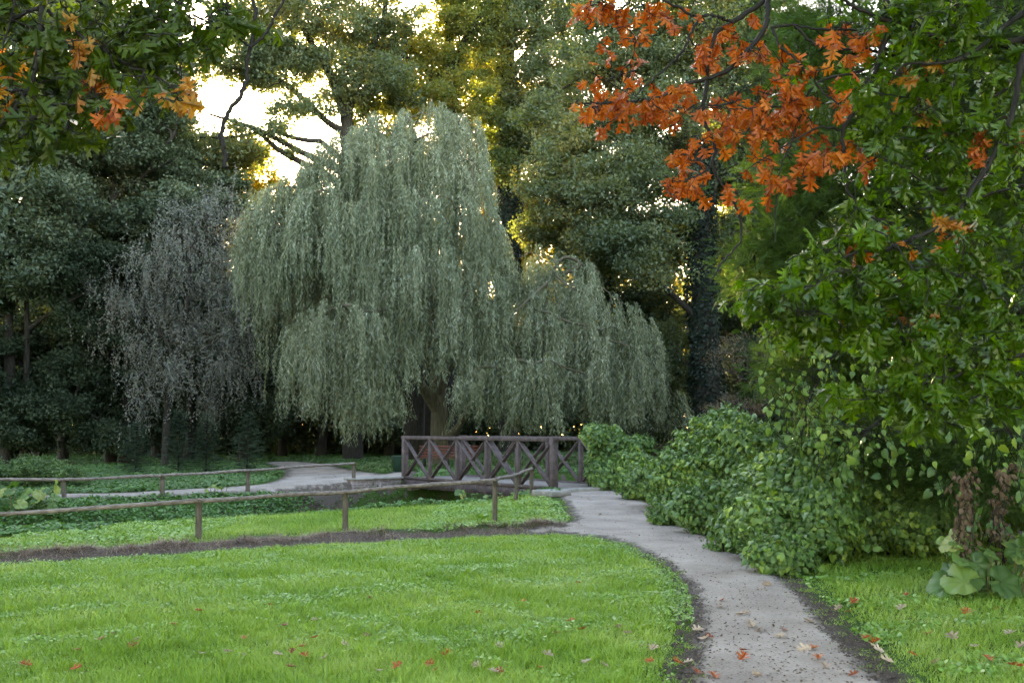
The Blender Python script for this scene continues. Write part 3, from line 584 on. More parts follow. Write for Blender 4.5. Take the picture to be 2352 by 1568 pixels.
# ivy on that trunk
th = thing('ivy', 'dark ivy wrapped round the big trunk right of the willow', 'ivy', tuple(b))
n = 9000; yy = rng.random(n)*620+330; tt = rng.random(n)*6.283
ctr = np.array([P(1600+25*(Y-330)/620, Y, 44) for Y in yy]); rad = .62+.12*rng.random(n)+.1*np.sin(yy*.03+tt*2)
pos = ctr+np.stack([np.cos(tt)*rad, np.sin(tt)*rad, np.zeros(n)], 1); nr = np.stack([np.cos(tt), np.sin(tt), rng.random(n)*.8], 1)+rng.normal(size=(n, 3))*.4
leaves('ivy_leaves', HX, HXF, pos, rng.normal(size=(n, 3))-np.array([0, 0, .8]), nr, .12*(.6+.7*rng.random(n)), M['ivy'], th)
def ivy_on(b, xs_, ys_, dd, r0, n, lb, sz):
    th = thing('ivy', lb, 'ivy', tuple(b)); yy = rng.random(n)*(ys_[-1]-ys_[0])+ys_[0]; tt = rng.random(n)*6.283
    ctr = np.array([P(np.interp(Y, ys_, xs_), Y, dd) for Y in yy]); rad = r0+.12*rng.random(n)+.1*np.sin(yy*.03+tt*2)
    pos = ctr+np.stack([np.cos(tt)*rad, np.sin(tt)*rad, np.zeros(n)], 1); nr = np.stack([np.cos(tt), np.sin(tt), rng.random(n)*.8], 1)+rng.normal(size=(n, 3))*.4
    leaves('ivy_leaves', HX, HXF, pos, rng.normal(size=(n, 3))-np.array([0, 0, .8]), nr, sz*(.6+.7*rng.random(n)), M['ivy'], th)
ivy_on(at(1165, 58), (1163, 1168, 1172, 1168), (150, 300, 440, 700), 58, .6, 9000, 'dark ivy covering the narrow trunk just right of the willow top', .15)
# --- woods on the left
def simple(label, cat, X, d, top, half, bottom, mat, nlob=10, ncl=24, nl=220, size=.17, name='tree', lr=1.7, crad=.8, group=None, lean=0, trunk=.3, yw=1.0):
    b = at(X, d); mpx = d/F; H_ = (1060-top)*mpx
    limbs = [([b]+Q((X+lean*.3, (1060+bottom)/2, d), (X+lean*.6, bottom-40, d), (X+lean, top+(bottom-top)*.3, d)), trunk, trunk*.3)]
    for k in range(5):
        yy = bottom-(bottom-top)*(.05+.16*k); sg = 1 if k % 2 else -1
        limbs.append((Q((X+lean*.6, yy+30, d), (X+sg*half*.35, yy-20, d+rng.normal()*.8), (X+sg*half*.75, yy-60, d+rng.normal()*1.2)), trunk*.35, trunk*.1))
    ls = []
    for k in range(nlob):
        u = (k+.5)/nlob; Y = top+(bottom-top)*u+lr*.5/mpx*.4; wdt = half*math.sin(math.pi*min(.92, .22+.62*u))**.7*yw
        for q in range(2 if wdt*mpx > lr else 1):
            ls.append((X+lean*(1-u)+rng.uniform(-1, 1)*max(0, wdt-lr*.6/mpx), Y, d+rng.uniform(-1, 1)*1.5, lr*rng.uniform(.75, 1.2), lr, lr*rng.uniform(.55, .85), ncl))
    return tree(label, cat, b, limbs, ls, nl, crad, size, mat, name=name, group=group)
simple('tall dense green tree at the far left edge behind the hedge', 'tree', 20, 44, 60, 200, 640, M['wood'], 12, 22)
simple('tall grey-green tree behind the purple-grey weeping tree', 'tree', 260, 47, 180, 190, 700, M['wood'], 12, 22)
simple('rounded dull green tree between the left wood and the willow', 'tree', 440, 50, 330, 150, 860, M['wood'], 12, 20)
simple('upper green crown filling the top left corner behind the overhanging leaves', 'tree', 150, 52, -150, 330, 420, M['wood'], 14, 26, lr=2.2)
simple('slim dull green tree left of the sky gap', 'tree', 365, 54, 90, 90, 420, M['wood'], 9, 16, lr=1.5)
simple('dark yew filling the shade at the left edge above the hedge', 'yew', 60, 44, 480, 190, 1010, M['yew'], 14, 24, size=.13, name='yew_tree', lr=1.4, crad=.6)
simple('black-green yew behind the trunk of the weeping tree', 'yew', 290, 46, 560, 160, 1010, M['yew'], 13, 22, size=.13, name='yew_tree', lr=1.3, crad=.6)
simple('dark evergreen left of the low willow curtain', 'evergreen', 560, 51, 640, 110, 985, M['yew'], 10, 18, size=.14, name='yew_tree', lr=1.2, crad=.6)
simple('dark tree closing the gap right of the ivy-clad trunk', 'tree', 1700, 53, 520, 120, 970, M['wood'], 11, 20, lr=1.6)
simple('shaded tree behind the right edge of the willow', 'tree', 1440, 50, 560, 140, 980, M['wood'], 10, 20, lr=1.5)
simple('dark tree behind the right vine bushes', 'tree', 1790, 48, 420, 120, 960, M['wood'], 12, 20, lr=1.4, size=.14)
simple('dark tree right of the ivy-clad trunk, upper part', 'tree', 1760, 46, -80, 180, 520, M['wood'], 12, 22, lr=1.8)
simple('shaded tree directly behind the willow trunk', 'tree', 1010, 60, 560, 200, 960, M['wood'], 10, 20, lr=1.8)
simple('dense dark tree added in the gap behind the willow crown to block sun', 'tree', 895, 57, 500, 150, 965, M['wood'], 10, 20, lr=1.8)  # added to keep a sun patch off the bridge end
simple('tall dull green tree closing the wood behind the weeping tree', 'tree', 330, 58, 330, 190, 900, M['wood'], 13, 22, lr=1.9)
simple('broad dull green tree far behind the feathery tree', 'tree', 1850, 54, 40, 190, 620, M['wood'], 12, 22, lr=2.0)
simple('dark tree behind the hedge at the far left', 'tree', 90, 57, 420, 150, 960, M['wood'], 11, 20, lr=1.8)
simple('dull green tree added behind the left willow curtain to block sun', 'tree', 650, 57, 560, 130, 970, M['wood'], 10, 20, lr=1.7)  # added to keep the sun off the far path
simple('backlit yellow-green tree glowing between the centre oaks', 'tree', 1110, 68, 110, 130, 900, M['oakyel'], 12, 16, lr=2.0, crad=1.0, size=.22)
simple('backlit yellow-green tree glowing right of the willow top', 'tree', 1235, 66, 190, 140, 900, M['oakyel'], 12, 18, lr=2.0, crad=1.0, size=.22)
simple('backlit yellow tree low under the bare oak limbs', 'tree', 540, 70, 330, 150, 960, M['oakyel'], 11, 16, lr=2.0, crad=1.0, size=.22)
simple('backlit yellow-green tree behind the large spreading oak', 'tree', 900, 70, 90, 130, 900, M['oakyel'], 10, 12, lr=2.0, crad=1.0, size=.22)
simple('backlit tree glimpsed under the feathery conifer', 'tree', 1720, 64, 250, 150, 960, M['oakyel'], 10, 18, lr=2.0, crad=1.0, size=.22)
simple('shaded tree behind the left side of the willow', 'tree', 760, 60, 460, 160, 930, M['wood'], 10, 20, lr=1.8)
# side trees, mostly out of frame, added to block horizon light
for X, d, lb in ((-330, 30, 'dense tree added beyond the left edge of the picture to block light'), (-200, 44, 'second dense tree added beyond the left edge to block light'), (2500, 30, 'dense tree added beyond the right edge of the picture to block light'), (2200, 38, 'dense tree behind the feathery tree')):
    simple(lb, 'tree', X, d, -100, 330, 960, M['wood'], 14, 20, 110, size=.24, lr=2.2, crad=1.1)
side = None  # unseen ring of trees, added so light falls mainly from above
for i, (x, y, s_) in enumerate([(-19, 16, 1), (-15, 5, 1.0), (-16, 11, 1.0), (-20, -8, 1.1), (-12, -17, 1), (-2, -20, 1.1), (9, -18, 1), (17, -9, 1.05), (20, 4, 1), (14.2, 12, 1.0), (13.8, 17, 1.0), (12.8, 7.5, .95), (21, 17, 1.1), (-24, 27, 1.1), (25, 30, 1.1)]):
    lb = 'unseen tree added round the lawn outside the picture to block side light'
    if side is None:
        b = gz(x, y); side = thing('light_blocking_tree', lb, 'tree', tuple(b), 'unseen trees added to block side light'); n = 60; u = rng.random(n); z = 15*(.08+.86*u); rr = 5.2*np.sin(math.pi*(.2+.75*u))**.6; a = rng.random(n)*6.283; q = np.sqrt(rng.random(n))
        tips = b+np.stack([np.cos(a)*rr*q, np.sin(a)*rr*q, z], 1); grow([(np.array([b, b+[.2, 0, 6], b+[0, .2, 12]]), .32, .1)], tips, r_tip=.02, seg=2.0).obj('trunk', M['bark'], side, True); clumps(tips, 110, 1.6, .7, .36, mat=M['wood'], parent=side)
    else:
        c = side.copy(); C.objects.link(c); c.location = tuple(gz(x, y)); c.rotation_euler = (0, 0, i*1.3); c.scale = (s_, s_, s_)
        for ch in list(side.children): k = ch.copy(); C.objects.link(k); k.parent = c
# --- far sunlit wood: prototypes copied
protos = []
def far_tree(x, y, hgt, half, mat, lb):
    b = gz(x, y); th = thing('far_tree', lb, 'tree', tuple(b), 'sunlit trees far behind')
    n = 70; u = rng.random(n); z = hgt*(.16+.78*u); r = half*np.sin(math.pi*(.12+.83*u))**.6; a = rng.random(n)*6.283; q = np.sqrt(rng.random(n))
    tips = b+np.stack([np.cos(a)*r*q, np.sin(a)*r*q, z], 1)
    grow([(np.array([b, b+[.2, 0, hgt*.4], b+[0, .2, hgt*.8]]), .38, .1)], tips, r_tip=.02, seg=2.0).obj('trunk', M['bark'], th, True)
    clumps(tips, 150, 1.7, .7, .34, mat=mat, parent=th); return th
def copy_tree(o, loc, rz, s, lb):
    c = o.copy(); C.objects.link(c); c.location = loc; c.rotation_euler = (0, 0, rz); c.scale = (s, s, s); c['label'] = lb
    for ch in list(o.children):
        k = ch.copy(); C.objects.link(k); k.parent = c
    return c
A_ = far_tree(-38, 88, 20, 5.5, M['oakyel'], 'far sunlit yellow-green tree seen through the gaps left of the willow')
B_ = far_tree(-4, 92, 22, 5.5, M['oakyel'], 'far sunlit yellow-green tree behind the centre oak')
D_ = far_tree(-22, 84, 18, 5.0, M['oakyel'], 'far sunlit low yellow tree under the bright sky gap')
xs = [-62, -54, -46, -30, -14, 4, 12, 20, 29, 38, 48, 58]
for i, x in enumerate(xs):
    o = (A_, B_, D_)[i % 3]; y = 88+rng.uniform(-5, 8); s = (.95+.2*rng.random()) if not -36 < x < -10 else .82
    if x > 15: s *= 1.15
    copy_tree(o, tuple(gz(x, y)), rng.random()*6.28, s, 'far sunlit tree in the wood behind the park, partly hidden by nearer oaks')
for i, x in enumerate(range(-75, 80, 11)):
    copy_tree((A_, B_, D_)[(i+1) % 3], tuple(gz(x+rng.uniform(-3, 3), 108+rng.uniform(-5, 6))), rng.random()*6.28, 1.05, 'far sunlit tree in the wood behind the park, partly hidden by nearer oaks')
def mass(name, label, x0, x1, y0, y1, ht, n, size, mat):
    x = rng.uniform(x0, x1, n); y = rng.uniform(y0, y1, n); z = H(x, y)+rng.random(n)*ht*(.75+.3*nz(x, y*.3, .35)); k = rng.normal(size=(n, 3))
    o = leaves(name, RH, RHF, np.stack([x, y, z], 1), k, rng.normal(size=(n, 3))+[0, 0, .8], size*(.6+.7*rng.random(n)), mat); tag(o, label, 'woodland', kind='stuff')
mass('far_undergrowth', 'shaded undergrowth filling the far side of the park', -75, 80, 68, 78, 12, 150000, .36, M['wood'])
mass('near_undergrowth', 'dark undergrowth in the shade behind the willow and the bench', -55, 60, 59, 65, 7.5, 150000, .3, M['wood'])
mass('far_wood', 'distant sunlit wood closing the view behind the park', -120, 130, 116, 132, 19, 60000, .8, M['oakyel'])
# understory behind
def bushes(name, label, cat, lst, n, crad, size, mat, up=1.0, tpl=RH, fc=RHF, group=None):
    X, Y, d = lst[0][:3]; b = at(X, d); th = thing(name, label, cat, tuple(b), group)
    tips = lobes(lst); mb = grow([(np.array([b, b+[0, 0, .25], b*.5+P(X, Y, d)*.5]), .05, .03)], tips, r_tip=.006, seg=.4, k=4); mb.obj('stems', M['twig'], th, True)
    clumps(tips, n, crad, .8, size, mat=mat, parent=th, up=up, tpl=tpl, fc=fc, name='foliage'); return th
for X in range(560, 1560, 110):
    bushes('understory_shrub', 'shaded undergrowth shrub beneath the trees far behind the willow', 'shrub', [(X+rng.uniform(-20, 20), 965+rng.uniform(-25, 15), 64+rng.uniform(-3, 5), 2.2, 1.5, 1.3, 20)], 100, .7, .2, M['wood'], group='undergrowth far behind the willow')
bushes('hedge', 'rounded yellowish green hedge at the left edge', 'hedge', [(40, 1085, 27.5, 1.2, .7, .45, 50), (125, 1090, 27.5, .9, .7, .38, 36), (-60, 1085, 27.5, 1.2, .7, .45, 40), (185, 1100, 27.5, .35, .5, .22, 8)], 160, .2, .055, M['small'])
bushes('brown_shrub', 'thin brownish shrub with orange leaves behind the vine bushes', 'shrub', [(1700, 930, 31, 1.1, .8, .35, 26), (1820, 900, 30, 1.0, .8, .6, 26), (1660, 955, 31, .8, .6, .3, 14)], 60, .3, .07, M['brush'])
bushes('brown_shrub', 'grey twiggy shrub under the dark trees on the right', 'shrub', [(1720, 820, 34, 1.4, 1, .9, 50), (1830, 800, 32, 1, 1, 1.0, 40)], 50, .4, .07, M['brush'])
# dark bare trunks in the shade
for X, d, r, Yt, lb in ((741, 58, .28, 900, 'dark trunk standing alone in the shade left of the willow curtain'), (700, 66, .15, 930, 'thin dark trunk left in the shaded wood'), (950, 47, .5, 820, 'very thick black trunk behind the left end of the bridge'), (984, 50, .35, 820, 'dark grey trunk between the thick black trunk and the willow trunk'), (1490, 52, .3, 820, 'dark trunk behind the right willow curtain')):
    b = at(X, d); th = thing('tree', lb, 'tree', tuple(b)); mb = MB(); pts = np.array([b-[0, 0, .1], b+[0, 0, .5], P(X+3, (1020+Yt)/2, d), P(X, Yt, d), P(X-8, Yt-150, d)])
    mb.tube(pts, [r*1.35, r*1.05, r, r*.9, r*.7], 12, wob=.04); mb.obj('trunk', M['bark'], th, True)
    clumps(lobes([(X, Yt-60, d, 2.0, 1.5, 1.6, 30)]), 110, .8, .6, .2, mat=M['wood'], parent=th)
# ------------------------------------------------------------------ purple-grey weeping tree
b = G(378, 1072); d = b[1]
th = thing('weeping_tree', 'purple-grey weeping tree with a leaning thin trunk left of the willow', 'tree', tuple(b))
tl = [(480, 500, 1.7, 18), (400, 560, 1.5, 18), (330, 600, 1.1, 14), (540, 560, 1.1, 14), (460, 620, 1.7, 22), (290, 680, .9, 14), (370, 690, 1.3, 20), (530, 680, 1.2, 18), (450, 740, 1.4, 22), (260, 760, .6, 8), (330, 790, .9, 14), (560, 760, .8, 12), (420, 840, 1.0, 16), (500, 830, 1.0, 14), (340, 870, .6, 8), (570, 860, .5, 6), (330, 930, .4, 5), (480, 900, .6, 8), (510, 430, .7, 6), (400, 480, .5, 5), (250, 650, .4, 5)]
tips = lobes([(X, Y, d+rng.uniform(-.8, .8), r, 1.0, .75, n) for X, Y, r, n in tl])
mb = grow([([b]+Q((383, 960, d), (392, 880, d), (415, 800, d), (430, 700, d), (440, 600, d), (450, 520, d)), .17, .05), (Q((400, 860, d), (440, 820, d), (500, 780, d), (540, 740, d)), .07, .03), (Q((405, 830, d), (370, 760, d), (320, 690, d)), .07, .03)], tips, r_tip=.007, seg=.5)
mb.obj('trunk', M['bark'], th, True)
n = 5; S0 = np.repeat(tips, 7, 0)+rng.normal(size=(len(tips)*7, 3))*.36
pos = []; axs = []
for s0 in S0:
    L_ = .5+rng.random()*.9; k = int(L_/.035); t = np.linspace(0, 1, k); dx = rng.normal()*.25; dy = rng.normal()*.2
    pos.append(np.stack([s0[0]+dx*t, s0[1]+dy*t, s0[2]-L_*t+.15*np.sin(t*3)], 1)); 
pos = np.concatenate(pos); pos += rng.normal(size=pos.shape)*.035; N_ = len(pos)
leaves('crown', RH, RHF, pos, rng.normal(size=(N_, 3))*.7-np.array([0, 0, .8]), rng.normal(size=(N_, 3))+np.array([0, -.3, .8]), .085*(.6+.7*rng.random(N_)), M['pear'], th)
# ------------------------------------------------------------------ willow
wb = at(1010, 40)
wt = thing('weeping_willow', 'huge grey-green weeping willow hanging behind the footbridge', 'willow tree', tuple(wb))
T = [(910, 250, 60, 440, 38.5), (1000, 240, 45, 430, 38.5), (1060, 290, 50, 490, 38), (840, 290, 60, 480, 38), (770, 320, 70, 520, 38), (940, 330, 80, 560, 37.5), (1045, 370, 65, 600, 37.3), (850, 370, 70, 640, 37), (700, 390, 80, 640, 37.5), (640, 430, 65, 690, 37.5), (595, 470, 40, 700, 37.5), (740, 430, 60, 660, 36.6), (800, 460, 60, 700, 36.3), (880, 450, 60, 740, 36.2), (960, 440, 60, 700, 36.2), (1035, 450, 60, 700, 36.2), (1090, 460, 55, 720, 36.8), (1130, 510, 32, 780, 37), (650, 520, 60, 730, 36.6), (720, 540, 70, 720, 36), (930, 560, 80, 800, 35.8), (1010, 560, 70, 850, 35.8), (1090, 600, 60, 850, 36), (820, 600, 60, 780, 36), (1060, 260, 30, 420, 38.3), (600, 560, 35, 740, 37), (1080, 285, 22, 500, 37.9), (1098, 350, 14, 540, 37.6), (1070, 262, 28, 450, 38.1), (960, 246, 50, 420, 38.2), (880, 268, 50, 470, 38.2), (800, 300, 45, 480, 38), (745, 345, 45, 560, 38), (690, 385, 45, 600, 37.8), (640, 425, 40, 640, 37.6), (1000, 300, 60, 520, 37.7), (900, 330, 60, 540, 37.6), (585, 490, 30, 690, 37.2), (1105, 430, 20, 640, 37),
     (790, 695, 70, 980, 35), (720, 730, 60, 920, 35), (690, 760, 32, 990, 35.2), (850, 730, 40, 860, 35), (800, 800, 60, 1015, 34.8), (875, 850, 35, 1010, 34.6), (830, 880, 50, 1025, 34.8), (950, 700, 70, 890, 36), (1040, 700, 70, 880, 36), (940, 790, 60, 905, 35), (1130, 720, 60, 960, 36.5),
     (1230, 575, 60, 760, 38), (1310, 585, 50, 780, 38), (1185, 620, 45, 800, 38), (1290, 640, 70, 860, 37.2), (1370, 655, 50, 860, 37.5), (1425, 690, 50, 920, 37.2), (1465, 735, 42, 990, 37), (1498, 820, 24, 985, 37), (1220, 700, 70, 900, 36.8), (1340, 740, 70, 960, 36.6), (1420, 780, 60, 990, 36.4),
     (1110, 835, 60, 985, 35.4), (1180, 820, 70, 1003, 35.2), (1260, 820, 60, 1006, 35.2), (1340, 850, 70, 1006, 35.6), (1430, 860, 60, 1006, 36), (1065, 870, 40, 950, 35), (1240, 900, 60, 1006, 34.8), (1550, 900, 30, 1000, 38)]
lp = []; la = []; br_tips = []; smb = MB()
def strands(X, Yt, hw, Yb, dep, dens=1.0, dj=.8):
    mpx = dep/F; n = int(hw*2*(.50)*dens)
    nr_ = max(3, int(hw*2/15)); rope = np.sort(rng.uniform(-1, 1, nr_)); rl = rng.random(nr_); rt = rng.normal(size=nr_)*10; rd = rng.uniform(-dj, dj, nr_)
    for _ in range(n):
        ir = rng.integers(0, nr_); u = float(np.clip(rope[ir]+rng.normal()*3.2/hw, -1.05, 1.05)) if rng.random() < .87 else rng.uniform(-1, 1); x = X+u*hw; y0 = Yt+u*u*hw*.45+abs(rng.normal())*14+rt[ir]
        yb = Yb-(rng.random()**1.4*.35+rl[ir]*.32)*(Yb-Yt)-u*u*18
        a = P(x, y0, dep+rd[ir]+rng.normal()*.12); Lg = max(.5, (yb-y0)*mpx); k = int(Lg/.04)
        t = np.linspace(0, 1, k); out = .25+.3*rng.random(); an = math.atan2(rng.normal()*.6-.4, u+rng.normal()*.4)
        ph = rng.random()*6.28; am = .05*rng.random()*Lg
        px = a[0]+math.cos(an)*out*(1-np.exp(-t*Lg*2))+am*.4*np.sin(t*5+ph); py = a[1]+math.sin(an)*out*(1-np.exp(-t*Lg*2)); pz = a[2]+.12*np.exp(-((t*Lg-.15)/.15)**2)-t*Lg
        pp = np.stack([px, py, pz], 1); lp.append(pp)
        j = rng.normal(size=(k, 3))*.45; j[:, 2] = -1-rng.random(k)*.4; j[:, 0] += np.where(np.arange(k) % 2, .45, -.45)*rng.choice([-1, 1]); la.append(j)
        if rng.random() < .35: smb.tube(pp[::max(1, k//7)], .006, 3, cap=False)
for q in T:
    strands(*q, dens=2.2 if q[1] < 440 else 1.4); br_tips.append(P(q[0], q[1]+6, q[4]))
    X, Yt, hw, Yb, dep = q
    strands(X+rng.normal()*15, Yt+40, hw*1.05, Yb-10 if Yb > 800 else Yb+30, dep+2.0, .9, 1.2)
    for s_ in (-.6, .6): br_tips.append(P(X+hw*s_, Yt+18, dep))
for _ in range(45):   # inner curtains and the back side of the crown
    X = rng.uniform(620, 1460); top = (270+abs(X-960)*.62 if X < 1120 else 600+abs(X-1260)*.6)+rng.uniform(0, 200); strands(X, top, 60, min(960, top+rng.uniform(200, 360)), 41+rng.uniform(-1.5, 3), .7, 1.5)
pos = np.concatenate(lp); axv = np.concatenate(la); N_ = len(pos)
print('willow leaves', N_)
pos += rng.normal(size=pos.shape)*.02
leaves('crown', WL, RHF, pos, axv, rng.normal(size=(N_, 3))+np.array([0, -.4, .5]), .145*(.6+.6*rng.random(N_)), M['willow'], wt, wid=.85)
smb.obj('hanging_twigs', M['strand'], wt)
mb = grow([(np.array([wb-[0, 0, .1], wb+[0, 0, .4], P(1008, 940, 40), P(1004, 860, 40), P(985, 700, 40), P(960, 520, 39.5), P(950, 380, 39)]), .44, .10), (Q((1004, 900, 40), (1040, 780, 39.5), (1130, 700, 39), (1250, 640, 38.5), (1320, 620, 38.3)), .34, .08),
     (Q((1008, 950, 40), (960, 870, 39.3), (880, 800, 38), (800, 720, 36.5)), .24, .07), (Q((1000, 840, 40), (900, 640, 39), (780, 470, 38.3), (680, 430, 38)), .3, .07), (Q((1030, 998, 38.8), (1050, 985, 38.6), (1070, 950, 38.2), (1100, 900, 37.5), (1180, 850, 36.5)), .17, .06), (Q((1000, 760, 40), (1040, 600, 39.5), (1050, 420, 39)), .26, .07)], np.array(br_tips), r_tip=.012, seg=.6)
mb.obj('trunk', M['willowbark'], wt, True)
# ------------------------------------------------------------------ young conifers, saplings, stakes
def conifer(X, Yb, Yt, hw, mat, lb, nb=75):
    b = at(X, 34.5+.03*(X % 70)); d = b[1]; mpx = d/F; Hh = (1078-Yt)*mpx; th = thing('young_spruce', lb, 'conifer', tuple(b), None)
    mb = MB(); mb.tube([b, b+[0, 0, Hh*.5], b+[0, 0, Hh]], [.04, .025, .008], 6); pos = []; ax = []; nr = []
    for i in range(nb):
        u = (i+.5)/nb; z = Hh*(.06+.92*u); L_ = hw*mpx*(1-u)**.8*(.75+.4*rng.random())+.08; a = i*2.4+rng.normal()*.3
        dr = np.array([math.cos(a), math.sin(a), .18-.1*(1-u)]); e = b+[0, 0, z]+dr*L_; mb.tube([b+[0, 0, z], e], [.01, .004], 4, cap=False)
        k = max(3, int(L_/.06)); t = (np.arange(k)+.6)/k
        for sd in (-1, 0, 1):
            pp = b+np.array([0, 0, z])+dr*L_*t[:, None]; tw = unit(dr+sd*.9*np.array([-math.sin(a), math.cos(a), 0])); pos.append(pp); ax.append(np.repeat(tw[None], k, 0)+rng.normal(size=(k, 3))*.15); nr.append(np.tile([0, 0, 1.], (k, 1))+rng.normal(size=(k, 3))*.2)
    mb.obj('trunk', M['twig'], th)
    pos, ax, nr = map(np.concatenate, (pos, ax, nr)); leaves('needles', FR, FRF, pos, ax, nr, .17*(.7+.5*rng.random(len(pos))), mat, th)
conifer(572, 1062, 930, 42, M['spruce'], 'small dark spruce beside the far path junction')
conifer(478, 1058, 935, 45, M['spruce'], 'young blue-green spruce between the weeping tree and the small dark spruce')
conifer(415, 1052, 930, 40, M['spruce'], 'young blue-green spruce right behind the leaning trunk')
conifer(318, 1050, 955, 40, M['spruce'], 'young spruce left of the leaning trunk in the shade', 80)
for X, Yb, Yt, hw, r in ((686, 1035, 960, 26, .025), (823, 1048, 990, 14, .09)):
    b = G(X, Yb); d = b[1]; th = thing('sapling', 'slim sapling hanging below the willow curtain' if X < 700 else 'short dark blue-grey trunk under the willow curtain', 'tree', tuple(b))
    mb = MB(); mb.tube([b-[0, 0, .05], P(X+1, (Yb+Yt)/2, d), P(X, Yt-25, d)], [r*1.1, r, r*.7], 8, wob=.04); mb.obj('trunk', M['bark'], th, True)
    clumps(lobes([(X, Yt-10, d, hw*d/F, .3, .45, 16)]), 60, .22, .8, .08, mat=M['willow'] if X > 700 else M['coverfar'], parent=th)
for X, Yb, Yt in ((528, 1062, 1030), (545, 1060, 1028), (548, 1070, 1038), (458, 1062, 1032)):
    b = G(X, Yb); mb = MB(); mb.tube([b-[0, 0, .1], P(X+rng.normal()*2, Yt, b[1])], [.022, .02], 8, wob=.03); tag(mb.obj('wooden_stake', M['post']), 'thin wooden stake in the ground cover by the young spruces', 'stake', 'thin stakes by the young spruces')
g = G(440, 1056)
bushes('brushwood_pile', 'low dark pile of brushwood left of the leaning trunk', 'brush pile', [(232*1.85, 1052, g[1]+1, .5, .4, .28, 14)], 60, .16, .1, M['dead'])
# ------------------------------------------------------------------ vine mounds on the right
def mound(name, label, cat, ells, n, leafsize, nsmall=0, stems=40, mat='vine'):
    """ells: (X,Y,depth,rx,ry,rz) ellipsoids in metres"""
    c = [P(e[0], e[1], e[2]) for e in ells]; R = [np.array(e[3:6]) for e in ells]
    X0 = ells[0]; b = gz(c[0][0], c[0][1]); th = thing(name, label, cat, tuple(b))
    vol = np.array([r[0]*r[2]+r[0]*r[1] for r in R]); vol /= vol.sum()
    def surf(m, inner=.0):
        k = rng.choice(len(c), m, p=vol); v = unit(rng.normal(size=(m, 3))); v[:, 1] = np.where(v[:, 1] > .35, -v[:, 1], v[:, 1])
        cc = np.array(c)[k]; rr = np.array(R)[k]; bump = .96+.13*np.sin(v[:, 0]*9+v[:, 2]*7+k)+.10*np.sin(v[:, 2]*19+v[:, 0]*11+k*2)+.06*np.sin(v[:, 2]*31-v[:, 0]*37)
        p = cc+v*rr*(bump*(1-inner*rng.random(m)))[:, None]
        ok = p[:, 2] > H(p[:, 0], p[:, 1])+.02
        for i in range(len(c)):
            q = (p-c[i])/R[i]; ok &= ~((np.linalg.norm(q, axis=1) < .80-inner) & (k != i))
        return p[ok], unit(v/rr)[ok]
    p, nn = surf(n, .12); m = len(p)
    nr = nn+rng.normal(size=(m, 3))*.32+np.array([0, 0, .25]); ax = rng.normal(size=(m, 3))*.55-np.array([0, 0, 1.0])+nn*.3
    leaves('leaves', HEART, HEARTF, p, ax, nr, leafsize*(.45+.9*rng.random(m)), M[mat], th)
    if nsmall:
        p, nn = surf(nsmall, .16); m = len(p); p += nn*.05*rng.random((m, 1))
        leaves('small_leaves', RH, RHF, p, rng.normal(size=(m, 3))+nn*.6, rng.normal(size=(m, 3))*.7+np.array([0, 0, 1]), .055*(.5+rng.random(m)), M['small'], th)
    mb = MB()
    for _ in range(stems):
        i = rng.choice(len(c), p=vol); e = c[i]+unit(rng.normal(size=3))*R[i]*.9; s0 = np.array([c[i][0]+rng.normal()*R[i][0]*.4, c[i][1]+rng.normal()*R[i][1]*.3, 0]); s0[2] = float(H(s0[0], s0[1]))
        if e[2] > s0[2]: mb.tube(curve(s0, e, UP, 6, .05), np.linspace(.012, .004, 6), 4, cap=False)
    mb.obj('stems', M['twig'], th)
    # dense dark inner growth
    q = []
    for i in range(len(c)):
        v = unit(rng.normal(size=(int(2600*vol[i]*2)+200, 3)))*(rng.random((int(2600*vol[i]*2)+200, 1))**.33); q.append(c[i]+v*R[i]*.68)
    q = np.concatenate(q); q = q[q[:, 2] > H(q[:, 0], q[:, 1])]
    leaves('inner_leaves', HEART, HEARTF, q, rng.normal(size=q.shape), rng.normal(size=q.shape), leafsize*1.3, M[mat], th)
    return th
mound('vine_bush', 'small rounded vine-covered bush hanging over the bridge railing end', 'bush', [(1405, 1040, 25.2, .62, .5, .62), (1455, 1075, 24.6, .5, .5, .55), (1400, 1095, 24.8, .55, .5, .45), (1370, 1000, 25, .4, .35, .3), (1470, 1020, 25, .35, .3, .22)], 6500, .10, 5000)
mound('vine_bush', 'tall rounded vine-covered bush in the middle right of the path', 'bush', [(1660, 1050, 19, .95, .9, .85), (1590, 1100, 18.5, .85, .8, .62), (1720, 1060, 18, .7, .8, .8), (1520, 1100, 20.5, .7, .7, .4), (1640, 1160, 16.5, .75, .7, .45), (1560, 1170, 18, .55, .5, .35), (1470, 1110, 22, .5, .5, .38), (1660, 975, 19.4, .4, .4, .35)], 15000, .088, 14000)
mound('vine_bush', 'large vine thicket spilling down to the grass right of the path', 'bush', [(1830, 1120, 14.2, .75, .9, .6), (1760, 1200, 13.2, .55, .6, .42), (1930, 1090, 14, .9, .9, .75), (1790, 1275, 12.0, .42, .4, .26), (1880, 1200, 13, .6, .6, .5), (2050, 1130, 14, .9, .8, .8), (1690, 1225, 14.2, .4, .5, .35), (1740, 1140, 15, .5, .6, .45), (2000, 1185, 13.6, .7, .5, .42), (2100, 1190, 13.4, .6, .5, .42)], 17000, .085, 14000)
mound('vine_thicket', 'dark shaded vine thicket behind the right verge grass', 'bush', [(2060, 1120, 15.5, .8, .5, .7), (2230, 1080, 15, .9, .7, .9), (2350, 1020, 14.5, 1.0, .7, 1.2), (2180, 1000, 16, 1, .8, 1.2), (2480, 1100, 13.5, 1, .8, 1.4)], 8000, .10, 6000)
